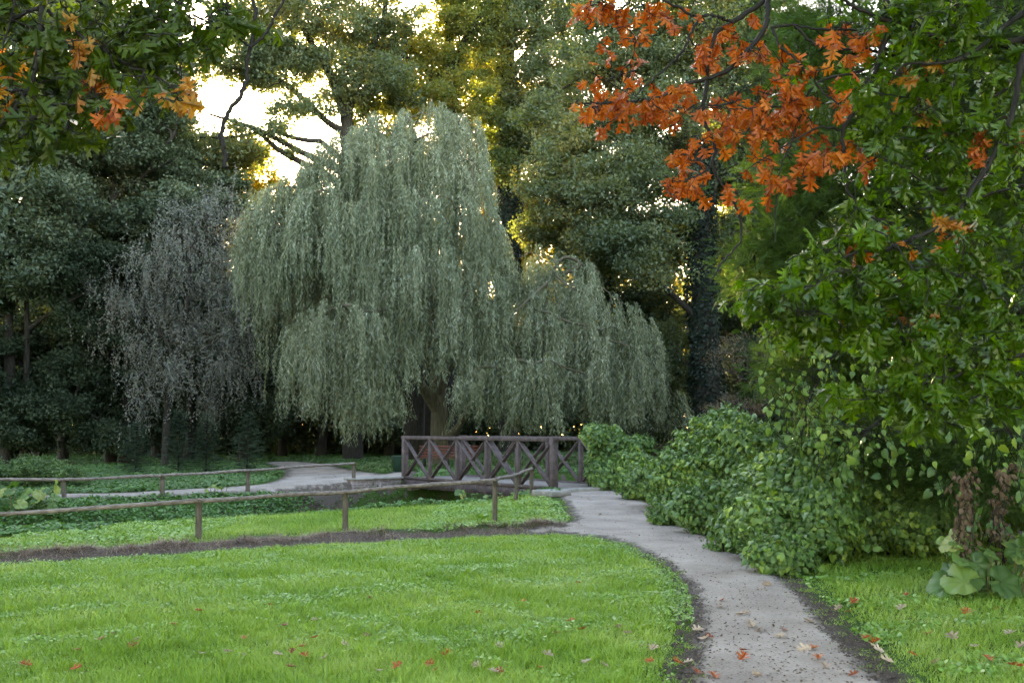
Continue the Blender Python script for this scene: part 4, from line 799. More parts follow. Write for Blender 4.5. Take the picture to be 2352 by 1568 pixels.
# climbing vine curtains
def vine_curtain(label, spine, n, size):
    a = P(*spine[-1][:3]); b = gz(a[0], a[1]+.3); th = thing('climbing_vine', label, 'vine', tuple(b)); mb = MB(); pos = []
    ps = [P(*q[:3]) for q in spine]
    for _ in range(n):
        k = rng.integers(0, len(ps)-1); f = rng.random(); c = ps[k]*(1-f)+ps[k+1]*f; wd = spine[k][3]*(1-f)+spine[k+1][3]*f
        s0 = c+np.array([rng.normal()*wd, rng.normal()*.35, rng.normal()*.3]); L_ = .2+rng.random()*.4
        m = int(L_/.06); t = np.linspace(0, 1, m); pp = np.stack([s0[0]+rng.normal()*.12*t, s0[1]+rng.normal()*.1*t, s0[2]-L_*t], 1); pos.append(pp+rng.normal(size=(m, 3))*.03); mb.tube([c, (c+s0)/2+[0, 0, .04], s0], .004, 4, cap=False); mb.tube(pp[::max(1, m//4)], .004, 4, cap=False)
    mb.tube(np.array(ps[::-1]), .012, 5); mb.obj('stem', M['twig'], th); pos = np.concatenate(pos); m = len(pos)
    leaves('leaves', HEART, HEARTF, pos, rng.normal(size=(m, 3))*.5-np.array([0, 0, 1.]), rng.normal(size=(m, 3))*.7+np.array([-.3, -.8, .7]), size*(.35+.8*rng.random(m)), M['vine'], th)
vine_curtain('pale green heart-leaved vine hanging in strings at the left edge of the feathery tree', [(1990, 740, 13.5, .35), (1900, 830, 13.3, .35), (1860, 920, 13, .25), (1840, 1000, 13, .2)], 65, .11)
vine_curtain('big-leaved vine hanging in the middle of the right thicket', [(2150, 830, 12.5, .4), (2100, 900, 12.5, .5), (2000, 980, 12.5, .5), (1960, 1000, 12.5, .5)], 50, .12)
vine_curtain('big-leaved vine hanging at the right edge above the dead stems', [(2270, 930, 11.3, .3), (2320, 990, 11.3, .3), (2345, 1040, 11.3, .2)], 34, .13)
# ------------------------------------------------------------------ feathery green conifer (right)
b = at(2260, 17)
th = thing('feathery_conifer', 'light green feathery swamp-cypress-like tree filling the right side', 'conifer tree', tuple(b))
ls = [(1800, 60, 17, 1.0, 1, .7, 30), (1920, 60, 16, 1.0, 1, .9, 40), (2060, 60, 15.5, 1.2, 1, 1, 44), (2250, 60, 15.5, 1.3, 1, 1, 40), (1850, 180, 16.5, .8, 1, .6, 26), (1950, 260, 15.5, .9, 1, .7, 40), (2100, 260, 15, 1.1, 1, .9, 44), (2280, 260, 15, 1.1, 1, 1, 40), (1800, 440, 15.5, .7, .7, .5, 30), (1900, 440, 15, .8, .9, .6, 44), (2050, 460, 14.5, 1, .9, .8, 44), (2250, 460, 14.5, 1, .9, .9, 40), (1760, 570, 15, .55, .6, .4, 22), (1850, 620, 14.6, .6, .7, .5, 26), (1980, 650, 14.5, .9, .8, .7, 40), (2150, 680, 14.3, 1, .9, .8, 44), (2310, 700, 14.3, 1, .9, .8, 36), (1860, 840, 14.4, .55, .5, .22, 30), (1930, 830, 14.4, .6, .6, .4, 30), (1820, 870, 14.2, .3, .4, .12, 14), (2050, 880, 14, .8, .7, .6, 40), (2230, 900, 13.8, .9, .7, .7, 40), (2000, 1010, 13.6, .8, .6, .4, 34), (2150, 1080, 13, .8, .5, .5, 30), (2270, 1080, 12.2, .5, .4, .5, 24), (1700, 620, 15.5, .4, .4, .35, 12), (1770, 320, 16, .5, .6, .5, 14)]
ls += [(1900, -260, 17, 1.8, 1.6, 1.6, 50), (2150, -260, 16, 1.8, 1.8, 1.8, 60), (2400, -200, 15, 1.8, 1.8, 1.8, 50), (2450, 200, 14, 1.2, 1.4, 1.6, 40), (2050, -600, 17, 2.2, 2, 1.8, 50)]  # lobes above the frame, added to shade the right side
tips = lobes(ls)
mb = grow([([b]+Q((2250, 700, 17), (2240, 300, 17), (2230, -200, 17)), .3, .15), (Q((2245, 600, 17), (2050, 480, 16), (1880, 440, 15.3)), .08, .03), (Q((2250, 900, 17), (2050, 860, 15.5), (1870, 850, 14.5)), .08, .03), (Q((2240, 250, 17), (2050, 150, 16), (1880, 100, 16)), .08, .03)], tips, r_tip=.006, seg=.5); mb.obj('trunk', M['bark'], th, True)
nf = 30; N_ = len(tips)*nf; cc = np.repeat(tips, nf, 0)+rng.normal(size=(N_, 3))*.2
ax = unit(cc-np.repeat(tips, nf, 0))*.6+np.array([-.35, -.35, .05])+rng.normal(size=(N_, 3))*.4
leaves('foliage', FR, FRF, cc, ax, rng.normal(size=(N_, 3))*.4+np.array([0, -.2, 1.]), .25*(.6+.6*rng.random(N_)), M['cyp'], th)
# ------------------------------------------------------------------ hero oak branches in the foreground
O_ = 'orange'
def hero(label, base, trunk, branches, blobs, name='oak_tree', shade_canopy=None, lsize=.135, green='oakgreen', gk=.56):
    th = thing(name, label, 'oak tree', tuple(base))
    nodes_ = []; tang = []; mb = MB()
    mb.tube(trunk[0], trunk[1], 14, wob=.03)
    for pts, r0, r1 in branches:
        w3 = np.array([P(*q) for q in pts]); n = len(w3)*5; tt = np.linspace(0, 1, len(w3)); q = np.stack([np.interp(np.linspace(0, 1, n), tt, w3[:, c]) for c in range(3)], 1)
        ker = np.array([.25, .5, .25])
        for _ in range(3): q[1:-1] = q[:-2]*.25+q[1:-1]*.5+q[2:]*.25
        q[1:-1] += rng.normal(size=(n-2, 3))*.004; mb.tube(q, np.linspace(r0, r1, n)*(1+.07*rng.normal(size=n)), 7)
        nodes_.append(q); tang.append(unit(np.gradient(q, axis=0)))
    ND = np.concatenate(nodes_); TD = np.concatenate(tang)
    groups = {}
    twigs = []
    for X, Y, rx, ry, n, mat, dep in blobs:
        nt = max(1, int(n*(.38 if mat == O_ else gk)))
        for _ in range(nt):
            u, v = rng.uniform(-1, 1, 2); c = P(X+u*rx*1.1, Y+v*ry*1.1, dep+.12+rng.normal()*.22)
            ds = np.linalg.norm(ND-c, axis=1); j = int(np.argmin(ds+rng.random(len(ds))*.06))
            pth = curve(ND[j], c, unit(TD[j]*.6+unit(c-ND[j])*.6), 7, .05); mb.tube(pth, np.linspace(.0055, .0022, 7), 4, cap=False)
            # new twig nodes attract further twigs
            ND = np.concatenate([ND, pth[2:]]); TD = np.concatenate([TD, unit(np.gradient(pth, axis=0))[2:]])
            m = 4+rng.integers(0, 3); dirr = unit(pth[-1]-pth[-2])
            for i in range(m):
                a = pth[-1]-dirr*rng.random()*.16+rng.normal(size=3)*.03; axd = unit(unit(rng.normal(size=3))*.8+dirr*.3+np.array([0, 0, -.85 if mat == O_ else -.6]))
                mt = mat
                if mat == 'mix': mt = 'orange' if rng.random() < .12 else 'oakgreen'
                groups.setdefault(mt, []).append((a, axd, rng.normal(size=3)*.6+np.array([0, -.75, .5]), lsize*(1.2 if mt == 'oakgreen' else 1)*(.6+.5*rng.random())))
        for _ in range(max(1, n//3)):   # bare twigs
            u, v = rng.uniform(-1, 1, 2); c = P(X+u*rx*1.2, Y+v*ry*1.2, dep+rng.normal()*.25); ds = np.linalg.norm(ND-c, axis=1); j = int(np.argmin(ds)); pth = curve(ND[j], c, unit(TD[j]+.5*unit(c-ND[j])), 8, .07); mb.tube(pth, np.linspace(.005, .0018, 8), 4, cap=False)
            if rng.random() < .6:
                e = pth[4]+rng.normal(size=3)*.12; mb.tube(curve(pth[4], e, unit(pth[5]-pth[4]), 5, .06), np.linspace(.003, .0014, 5), 4, cap=False)
    mb.obj('branches', M['twig'], th, True)
    if shade_canopy is not None:  # unseen crown above the frame, added to shade the foreground
        (cx, cy_, cz), (rx, ry, rz), nc = shade_canopy; v = unit(rng.normal(size=(nc, 3)))*(rng.random((nc, 1))**.45); cc = np.array([cx, cy_, cz])+v*np.array([rx, ry, rz])
        q_ = ray(1176, -60); cc = cc[(cc[:, 1] < .5) | (cc[:, 2]-1.7 > cc[:, 1]*q_[2]/q_[1]+.9)]
        grow([(np.array([trunk[0][-2], trunk[0][-1], [cx, cy_, cz]]), .14, .05)], cc, r_tip=.01, seg=1.0).obj('shade_crown_branches', M['bark'], th, True)
        clumps(cc, 60, .9, .55, .22, mat=M['oakgreen'], name='shade_crown', parent=th)
    nm = {'orange': 'orange_leaves', 'amber': 'amber_leaves', 'oakgreen': 'green_leaves'}
    for mt, l in groups.items():
        a = np.array([q[0] for q in l]); b_ = np.array([q[1] for q in l]); c = np.array([q[2] for q in l]); s = np.array([q[3] for q in l])
        leaves(nm[mt], OAK, OAKF, a, b_, c, s, M[green if mt == 'oakgreen' else mt], th, wid=1.05+.25*rng.random(len(a)))
        print(label[:20], mt, len(a))
D0 = 7.0
def Bq(pts, r0, r1, d=D0, d2=None):
    n = len(pts); d2 = d if d2 is None else d2
    return ([(x, y, d+(d2-d)*i/(n-1)) for i, (x, y) in enumerate(pts)], r0, r1)
BR = [
 Bq([(1800, -260), (1775, -60), (1763, 0), (1764, 40), (1755, 69), (1719, 116), (1674, 163), (1630, 181), (1592, 189), (1555, 203), (1517, 225), (1474, 233), (1417, 233), (1367, 239), (1336, 236)], .026, .006, 7.4, 6.8),
 Bq([(1790, -60), (1764, 0), (1724, 25), (1683, 52), (1642, 73), (1635, 103), (1625, 150), (1622, 200), (1613, 250), (1621, 291), (1639, 319), (1644, 350), (1633, 384), (1655, 419), (1692, 475), (1705, 520), (1700, 560), (1668, 590), (1645, 625), (1632, 650)], .022, .005, 7.4, 6.9),
 Bq([(1500, -60), (1517, 0), (1552, 14), (1586, 34), (1606, 39), (1645, 34), (1664, 45), (1685, 52)], .008, .014, 7.2, 7.2),
 Bq([(1606, 39), (1586, 81), (1566, 122), (1530, 156), (1486, 194), (1461, 219)], .012, .005, 7.2, 6.9),
 Bq([(2060, 130), (1980, 110), (1923, 114), (1886, 109), (1861, 94), (1842, 75), (1821, 56), (1774, 64)], .012, .010, 7.2, 7.3),
 Bq([(2060, 60), (1985, 68), (1923, 69), (1864, 66), (1821, 56)], .010, .008, 7.3, 7.3),
 Bq([(1774, 64), (1786, 97), (1799, 116), (1824, 131), (1849, 163), (1871, 188), (1896, 216), (1925, 240)], .011, .006, 7.3, 6.8),
 Bq([(2020, -250), (2030, -60), (2033, 0), (2040, 53), (2031, 102), (2014, 148), (2003, 176), (1982, 207), (1968, 239), (1954, 271), (1933, 299), (1937, 345), (1944, 404), (1949, 447), (1993, 499), (2050, 510)], .030, .007, 7.2, 6.7),
 Bq([(1900, -30), (1937, 0), (1982, 28), (2060, 53), (2105, 70), (2172, 93), (2260, 105), (2313, 100), (2352, 91), (2560, 60)], .008, .034, 6.9, 7.3),
 Bq([(2560, -20), (2352, 32), (2341, 35), (2292, 70), (2263, 102), (2207, 137), (2155, 148), (2084, 144), (2050, 170)], .026, .006, 7.3, 6.6),
 Bq([(2560, -60), (2400, 20), (2352, 116), (2337, 193), (2327, 264), (2295, 337), (2263, 387), (2232, 436), (2200, 492), (2155, 524), (2076, 557), (2023, 573), (1963, 581), (1928, 595), (1879, 655), (1823, 687), (1724, 685)], .027, .005, 7.0, 6.2),
 Bq([(2560, 780), (2352, 813), (2251, 836), (2178, 852), (2121, 835), (2076, 792), (2070, 770)], .022, .005, 6.8, 6.2),
 Bq([(2240, 840), (2181, 870), (2121, 901), (2076, 917), (2023, 915), (1991, 898), (1974, 882)], .011, .005, 6.4, 6.2),
 Bq([(2232, 436), (2150, 435), (2110, 410), (2070, 380), (2020, 360)], .012, .004, 6.8, 6.7),
 Bq([(2202, 492), (2215, 560), (2205, 640), (2180, 700)], .008, .004, 6.7, 6.5), Bq([(2327, 264), (2250, 290), (2180, 310), (2100, 290), (2020, 300)], .011, .004, 6.9, 6.7),
 Bq([(2337, 193), (2260, 230), (2200, 240), (2100, 230), (2000, 210)], .011, .004, 7, 6.8),
 Bq([(2014, 148), (1960, 170), (1884, 183), (1849, 225), (1785, 246), (1715, 250), (1616, 248)], .012, .004, 7.1, 7.0), Bq([(1855, 222), (1835, 278), (1810, 345), (1789, 390), (1782, 470), (1780, 560)], .010, .003, 7.0, 6.9),
 Bq([(1933, 299), (1880, 290), (1830, 320), (1760, 360), (1700, 400)], .009, .003, 6.9, 6.8), Bq([(1644, 350), (1600, 372), (1560, 360), (1530, 315)], .007, .003, 6.9, 6.8), Bq([(1633, 384), (1590, 410), (1550, 420), (1520, 400)], .007, .003, 6.9, 6.8),
 Bq([(1352, 165), (1400, 190), (1440, 215)], .003, .005, 6.8, 6.9), Bq([(1700, 230), (1660, 240), (1600, 250), (1580, 262)], .006, .003, 7, 7), Bq([(2295, 337), (2352, 330), (2500, 320)], .010, .012, 6.9, 7.0), Bq([(2110, 480), (2200, 470), (2352, 420), (2560, 380)], .005, .016, 6.6, 7.1)]
O = 'orange'; A1 = 'amber'; Gn = 'oakgreen'
blobs = [(1400, 25, 60, 30, 16, O, 7.0), (1430, 100, 50, 30, 10, O, 6.9), (1500, 20, 25, 25, 8, O, 7.0), (1375, 60, 30, 30, 8, O, 7.0), (1610, 75, 50, 40, 18, O, 7.1), (1640, 120, 20, 20, 5, O, 7.0), (1665, 60, 30, 25, 6, O, 7.1),
 (1400, 210, 50, 35, 16, O, 6.8), (1480, 220, 60, 35, 20, O, 6.9), (1450, 260, 70, 25, 16, O, 6.9), (1550, 240, 45, 35, 14, O, 6.9), (1360, 255, 25, 20, 6, O, 6.8), (1580, 330, 20, 25, 6, O, 6.8), (1590, 390, 30, 40, 14, O, 6.9), (1560, 425, 25, 18, 8, O, 6.8), (1640, 330, 18, 20, 5, O, 6.9),
 (1690, 250, 50, 35, 18, O, 7.0), (1760, 215, 60, 35, 26, O, 7.0), (1800, 270, 55, 45, 24, O, 6.9), (1720, 320, 50, 40, 18, O, 6.9), (1850, 260, 40, 45, 14, O, 6.9), (1750, 100, 45, 40, 14, O, 7.1), (1730, 150, 25, 20, 6, O, 7.0), (1830, 150, 35, 22, 9, O, 7.0), (1940, 75, 45, 28, 18, O, 7.0), (2000, 110, 25, 20, 6, O, 6.9), (1925, 225, 35, 25, 12, O, 6.9), (1900, 350, 45, 35, 16, O, 6.8), (1985, 340, 20, 40, 8, O, 6.8), (1790, 420, 22, 18, 5, O, 6.9), (1700, 455, 18, 18, 3, O, 6.9), (1740, 385, 30, 22, 7, O, 6.9), (1880, 390, 30, 15, 5, O, 6.8),
 (2095, 170, 30, 18, 7, A1, 6.6), (2130, 265, 30, 22, 7, A1, 6.7), (2265, 318, 25, 22, 7, O, 6.8), (2320, 310, 18, 18, 4, O, 6.9), (2050, 545, 16, 14, 2, O, 6.5), (2185, 545, 28, 25, 6, A1, 6.6), (2080, 715, 32, 24, 8, A1, 6.3), (1985, 550, 8, 12, 2, O, 6.5), (1925, 735, 20, 8, 2, O, 6.4), (2150, 50, 40, 20, 5, A1, 6.9),
 (2070, 60, 60, 45, 34, Gn, 7.0), (2200, 60, 80, 50, 36, Gn, 7.0), (2300, 150, 60, 60, 34, Gn, 7.1), (2150, 170, 80, 45, 40, Gn, 6.8), (1990, 190, 50, 35, 20, Gn, 6.9), (2040, 270, 60, 45, 36, Gn, 6.8), (2160, 290, 70, 45, 34, Gn, 6.8), (2290, 280, 60, 50, 26, Gn, 6.9), (2030, 370, 45, 30, 16, Gn, 6.7), (2130, 400, 70, 40, 26, Gn, 6.8), (2270, 420, 70, 40, 30, Gn, 6.8),
 (2000, 480, 50, 25, 14, Gn, 6.7), (1960, 540, 60, 25, 20, Gn, 6.5), (2060, 560, 70, 35, 30, Gn, 6.5), (2180, 600, 70, 45, 36, Gn, 6.5), (2300, 560, 50, 50, 26, Gn, 6.7), (1860, 590, 50, 25, 18, Gn, 6.4), (1760, 680, 55, 25, 24, Gn, 6.2), (1850, 680, 60, 45, 34, Gn, 6.3), (1830, 740, 60, 40, 24, Gn, 6.3), (1950, 650, 70, 40, 40, Gn, 6.3), (1940, 730, 60, 45, 34, Gn, 6.3), (2050, 660, 70, 50, 36, Gn, 6.4), (2040, 760, 60, 40, 28, Gn, 6.3), (2150, 740, 70, 50, 32, Gn, 6.4), (2280, 720, 70, 60, 34, Gn, 6.6),
 (2110, 850, 70, 45, 30, Gn, 6.3), (2230, 850, 70, 45, 32, Gn, 6.4), (2320, 860, 40, 60, 24, Gn, 6.5), (2030, 900, 60, 30, 22, Gn, 6.2), (2130, 940, 60, 30, 20, Gn, 6.2), (2250, 940, 60, 30, 18, Gn, 6.4), (1935, 890, 25, 20, 6, Gn, 6.2), (1830, 170, 40, 30, 8, Gn, 7.1), (1880, 230, 30, 30, 6, Gn, 7.0), (2100, 0, 250, 20, 30, Gn, 7.1), (2450, 300, 90, 300, 60, Gn, 7.0), (2300, -150, 250, 100, 60, Gn, 7.2)]
tb = gz(6.2, 8.6); tt_ = (np.array([tb-[0, 0, .2], tb+[0, 0, .4], tb+[-.1, 0, 2], tb+[-.3, -.1, 4], tb+[-.6, -.2, 6.0], tb+[-1.5, -.4, 7.4]]), [.42, .34, .28, .25, .2, .12])
BR += [([(2560, -60, 7.0), (2750, -200, 7.6), (2900, -330, 8.3)], .04, .09), ([(2560, 60, 7.3), (2800, 0, 8.0), (2950, -60, 8.5)], .034, .08), ([(2560, 780, 6.8), (2700, 700, 7.5), (2870, 560, 8.5)], .022, .05), ([(1800, -260, 7.4), (2100, -420, 7.6), (2650, -480, 8.3)], .026, .08), ([(2020, -250, 7.2), (2200, -380, 7.5), (2500, -450, 8.0)], .03, .07), ([(2560, 380, 7.1), (2750, 330, 7.8), (2880, 250, 8.5)], .016, .05), ([(2560, -20, 7.3), (2700, -60, 7.6), (2800, -80, 8.0)], .026, .05)]
hero('red oak with orange and green leaves overhanging the top right foreground', tb, tt_, BR, blobs, shade_canopy=((5.2, 5.5, 9.2), (7.0, 9.5, 2.8), 380))
LB = [
 Bq([(150, -200), (115, -60), (104, 0), (96, 16), (100, 36), (94, 68), (87, 131), (74, 186), (63, 213), (36, 251), (0, 290), (-60, 340)], .020, .012, 5.4, 5.2),
 Bq([(96, 14), (55, 33), (16, 55), (0, 74), (-60, 100)], .012, .012, 5.4, 5.4), Bq([(101, 18), (131, 41), (164, 68), (191, 87), (219, 101), (252, 123), (295, 150), (355, 175), (391, 197), (421, 232)], .014, .004, 5.4, 5.2),
 Bq([(63, 213), (93, 235), (123, 243), (175, 241), (213, 224), (260, 194)], .010, .004, 5.2, 5.2), Bq([(63, 210), (35, 206), (0, 230), (-40, 250)], .010, .008, 5.2, 5.2), Bq([(140, -40), (147, 0), (155, 30), (164, 66)], .006, .005, 5.4, 5.3),
 Bq([(160, -40), (175, 0), (202, 25), (212, 82), (208, 104), (186, 145), (170, 191), (153, 241), (153, 273), (164, 298)], .009, .004, 5.5, 5.2), Bq([(260, 194), (262, 150), (250, 120)], .004, .006, 5.2, 5.2), Bq([(36, 251), (80, 265), (140, 264), (178, 262)], .006, .003, 5.2, 5.2), Bq([(295, 150), (340, 130), (390, 50), (420, 0)], .005, .004, 5.2, 5.4),
 Bq([(570, -160), (582, 0), (586, 45), (574, 109), (569, 142), (566, 186), (555, 219), (528, 251), (509, 295), (509, 328), (517, 350), (518, 385)], .011, .014, 5.5, 5.3), Bq([(400, 0), (451, 38), (481, 55), (525, 82), (558, 94), (574, 109)], .004, .007, 5.5, 5.4), Bq([(574, 109), (612, 79), (640, 20), (670, -30)], .009, .007, 5.4, 5.5), Bq([(555, 219), (600, 210), (650, 185), (700, 165)], .004, .002, 5.4, 5.3), Bq([(520, 30), (528, 60), (525, 82)], .003, .004, 5.4, 5.4),
 Bq([(30, -30), (33, 10), (10, 100), (0, 150)], .006, .004, 5.4, 5.3), Bq([(0, 78), (30, 92), (34, 120), (0, 152)], .004, .003, 5.3, 5.3)]
lbl = [(60, 60, 60, 50, 26, Gn, 5.4), (180, 40, 60, 40, 24, Gn, 5.5), (280, 60, 60, 45, 26, Gn, 5.4), (380, 50, 60, 45, 26, Gn, 5.4), (470, 40, 60, 35, 18, Gn, 5.4), (530, 15, 40, 18, 10, Gn, 5.5), (430, 90, 50, 40, 16, Gn, 5.4), (480, 110, 30, 30, 7, Gn, 5.4), (330, 130, 60, 35, 20, Gn, 5.3), (230, 140, 60, 40, 16, Gn, 5.3), (150, 150, 40, 40, 14, Gn, 5.3), (130, 190, 40, 25, 10, Gn, 5.2), (40, 150, 50, 60, 16, Gn, 5.3), (320, 190, 40, 22, 8, Gn, 5.2), (200, 270, 40, 25, 14, Gn, 5.2), (110, 285, 50, 30, 16, Gn, 5.2), (40, 310, 40, 35, 14, Gn, 5.2), (180, 310, 40, 20, 8, Gn, 5.2), (0, 350, 15, 30, 5, Gn, 5.1), (60, 350, 25, 15, 5, Gn, 5.1), (100, 100, 60, 60, 14, Gn, 5.4),
 (145, 95, 18, 14, 4, A1, 5.2), (182, 95, 14, 10, 3, A1, 5.2), (20, 120, 20, 20, 5, A1, 5.2), (10, 180, 22, 18, 5, A1, 5.2), (250, 225, 35, 22, 9, O, 5.1), (285, 255, 22, 20, 6, O, 5.1), (210, 210, 15, 12, 3, A1, 5.1), (400, 235, 30, 20, 5, A1, 5.1), (445, 240, 20, 15, 3, A1, 5.1), (465, 55, 12, 8, 2, O, 5.4), (-120, 150, 80, 200, 40, Gn, 5.4), (250, -80, 300, 50, 60, Gn, 5.5)]
tb = gz(-5.6, 6.0); tt_ = (np.array([tb-[0, 0, .2], tb+[0, 0, .4], tb+[.1, 0, 2], tb+[.3, -.1, 4], tb+[.8, 0, 5.2], tb+[1.6, -.2, 5.9]]), [.38, .31, .26, .23, .18, .08])
LB += [([(150, -200, 5.4), (-150, -420, 5.7), (-700, -650, 6.0)], .02, .07), ([(570, -160, 5.5), (100, -420, 5.6), (-500, -640, 6.0)], .011, .05), ([(-60, 340, 5.2), (-400, 200, 5.6), (-900, 0, 6.0)], .012, .04), ([(-60, 100, 5.4), (-400, 0, 5.6), (-930, -100, 6.0)], .012, .04)]
hero('red oak with dim green and few orange leaves overhanging the top left foreground', tb, tt_, LB, lbl, green='oakdim', gk=.40, shade_canopy=((-6.5, 4.0, 8.4), (4.8, 8, 2.4), 220))
# ------------------------------------------------------------------ big-leaved plants
def round_leaf_tpl(n=28):
    V = [(.30, 0, -.05)]; 
    for ring, q in ((0, .5), (1, .8), (2, 1.)):
        for i in range(n):
            a = math.pi+(i+.5)/n*2*math.pi; cut = .5 if i in (0, n-1) else 1
            r_ = .5*q*(1+(.05*math.sin(i*2.9)+.05*(i % 2) if ring == 2 else 0)); z = (.035*q*(1 if i % 4 < 2 else -1)+.10*q*q-.28*q*q*max(0, math.cos(a))**2+(.05*math.sin(i*.9)-.06 if ring == 2 else 0))
            V.append((.42-.12*(1-q)+r_*math.cos(a)*cut, r_*1.02*math.sin(a)*(1 if cut == 1 else .9), z))
    Fc = [(0, i+1, (i+1) % n+1) for i in range(n)]
    for k in (0, 1): Fc += [(1+k*n+i, 1+(k+1)*n+i, 1+(k+1)*n+(i+1) % n, 1+k*n+(i+1) % n) for i in range(n)]
    return V, Fc
RL, RLF = round_leaf_tpl()
def bigplant(label, spots, mat='butter', name='butterbur_plant'):
    b = G(spots[0][0], spots[0][3]); th = thing(name, label, 'plant', tuple(b))
    mb = MB(); V = []
    for X, Y, dd, Yb, sz, tilt in spots:
        p = P(X, Y, b[1]+dd); g0 = gz(p[0]*.85+b[0]*.15, b[1]+dd*.8+.05); s0 = curve(g0, p, UP, 7, .03); mb.tube(s0, np.linspace(.008, .005, 7), 6, cap=False)
        a = rng.random()*6.28; V.append((p, (math.cos(a), math.sin(a)*.6, -.15+rng.normal()*.3), (rng.normal()*.45, -tilt+rng.normal()*.3, 1), sz*.9))
    mb.obj('stalks', M['strand'], th, True)
    for p, ax, nr, sz in V: leaves('leaf', RL, RLF, (np.array(p)-np.array(ax)*sz*.3)[None], np.array([ax]), np.array([nr]), sz, M[mat], th, smooth=True)
    return th
sp = [(2230, 1325, 0, 1372, .36, .9)]
for _ in range(46):
    X = rng.uniform(2165, 2400); Y = rng.uniform(1230, 1350) if X < 2300 else rng.uniform(1190, 1355); sp.append((X, Y, rng.uniform(-.15, .8), 1370, rng.uniform(.14, .3), rng.uniform(.3, 1.5)))
sp += [(2245, 1190, .3, 1370, .36, .6), (2205, 1245, .2, 1370, .36, .35), (2270, 1262, .2, 1370, .3, .4), (2290, 1215, .4, 1370, .28, .3), (2180, 1345, -.1, 1370, .36, 1.1), (2300, 1335, -.1, 1370, .42, 1.2), (2220, 1335, -.2, 1370, .4, 1.3)]
bigplant('clump of large round butterbur leaves on the grass at the right edge', sp)
sp = [(70, 1160, 0, 1190, .36, .9)]
for _ in range(40): sp.append((rng.uniform(-90, 130), rng.uniform(1112, 1175), rng.uniform(-.3, .8), 1185, rng.uniform(.22, .42), rng.uniform(.2, 1.4)))
bigplant('clump of large round butterbur leaves at the left edge by the far fence', sp)
sp = [(1200, 1130, 0, 1140, .2, .8)]+[(rng.uniform(1040, 1235), rng.uniform(1128, 1142), rng.uniform(-.3, .8), 1145, rng.uniform(.12, .24), rng.uniform(.5, 1.2)) for _ in range(16)]
bigplant('bright low broad leaves under the bridge beside the fence corner', sp)
sp = [(490*1.0+3, 1118, 0, 1142, .2, .6)]+[(rng.uniform(470, 525), rng.uniform(1112, 1132), rng.uniform(-.1, .3), 1142, rng.uniform(.1, .18), .6) for _ in range(7)]
bigplant('small leafy plant poking up behind the near fence rail', sp)
# rosette at the post
g = G(1106, 1196); th = thing('dock_plant', 'pale rosette of long leaves left of the near fence corner post', 'plant', tuple(g)); n = 14; a = np.arange(n)*2.4
leaves('leaf', [(0, 0, 0), (.3, .14, .02), (.7, .16, 0), (1, 0, -.1), (.7, -.16, 0), (.3, -.14, .02)], HXF, np.repeat(g[None], n, 0)+[0, 0, .02], np.stack([np.cos(a), np.sin(a), .5+.4*rng.random(n)], 1), np.tile([0, 0, 1.], (n, 1)), .2*(.7+.4*rng.random(n)), M['clover'], th)
g = G(1075, 1322); th = thing('dock_plant', 'long-leaved dock plant alone in the middle of the lawn', 'plant', tuple(g)); n = 9; a = np.arange(n)*2.4
leaves('leaf', [(0, 0, 0), (.3, .14, .02), (.7, .16, 0), (1, 0, -.1), (.7, -.16, 0), (.3, -.14, .02)], HXF, np.repeat(g[None], n, 0)+[0, 0, .02], np.stack([np.cos(a), np.sin(a), .3+.4*rng.random(n)], 1), np.tile([0, 0, 1.], (n, 1)), .17*(.7+.4*rng.random(n)), M['clover'], th)
# dead flower stalks
for X0, Yt, Yb, lb in ((2215, 1090, 1345, 'withered brown flower stalks leaning left of the butterbur clump'), (2300, 1055, 1345, 'tall withered brown flower stalks at the right edge')):
    g = G(X0+15, 1368); th = thing('dead_stalks', lb, 'dead plant', tuple(g)); mb = MB(); pos = []
    for _ in range(7):
        e = P(X0+rng.normal()*22, Yt+rng.random()*60, g[1]+rng.normal()*.15); s0 = g+[rng.normal()*.06, .15+rng.normal()*.06, 0]; p = curve(s0, e, UP, 10, .02); mb.tube(p, np.linspace(.007, .003, 10), 5); pos.append(np.repeat(p[3:], 6, 0)); pos.append(np.repeat(p[-1:], 8, 0))
    mb.obj('stalks', M['twig'], th); pos = np.concatenate(pos); pos = pos+rng.normal(size=pos.shape)*.022; n = len(pos)
    leaves('withered_leaves', RH, RHF, pos, rng.normal(size=(n, 3))*.5-np.array([0, 0, 1]), rng.normal(size=(n, 3)), .06*(.5+rng.random(n)), M['dead'], th)
# ------------------------------------------------------------------ fallen leaves (individual)
def fallen(X, Y, mat, lb, grp, s=.105):
    g = G(X, Y); n = 1; a = rng.random()*6.28; up = .03 if inpoly(np.array([g[0]]), np.array([g[1]]), PATH)[0] else .05
    p = (g+[0, 0, up])[None]; o = leaves('fallen_leaf', [(x-.5, y, -z*1.2) for x, y, z in OAK], OAKF, p, np.array([[math.cos(a), math.sin(a), rng.normal()*.18]]), np.array([[rng.normal()*.25, rng.normal()*.3-.15, 1]]), s*(.65+.45*rng.random()), M[mat], wid=1.1)
    tag(o, lb, 'leaf', grp)
RO = ('rust', 'rust-orange fallen oak leaf lying on the lawn', 'rust-orange leaves on the lawn'); TA = ('tan', 'pale tan curled fallen oak leaf on the lawn', 'pale tan leaves on the lawn')
for X, Y in [(180, 1508), (172, 1553), (690, 1500), (670, 1512), (700, 1522), (668, 1548), (650, 1450), (1028, 1514), (985, 1540), (400, 1448), (1200, 1393), (1327, 1350), (1310, 1440), (1280, 1468), (1020, 1520), (1000, 1557), (455, 1415), (620, 1402), (910, 1548), (1150, 1560), (1240, 1550), (305, 1500), (720, 1480), (1490, 1535), (560, 1480), (60, 1545), (235, 1480), (850, 1385), (1335, 1460), (1100, 1420)]: fallen(X, Y, *RO)
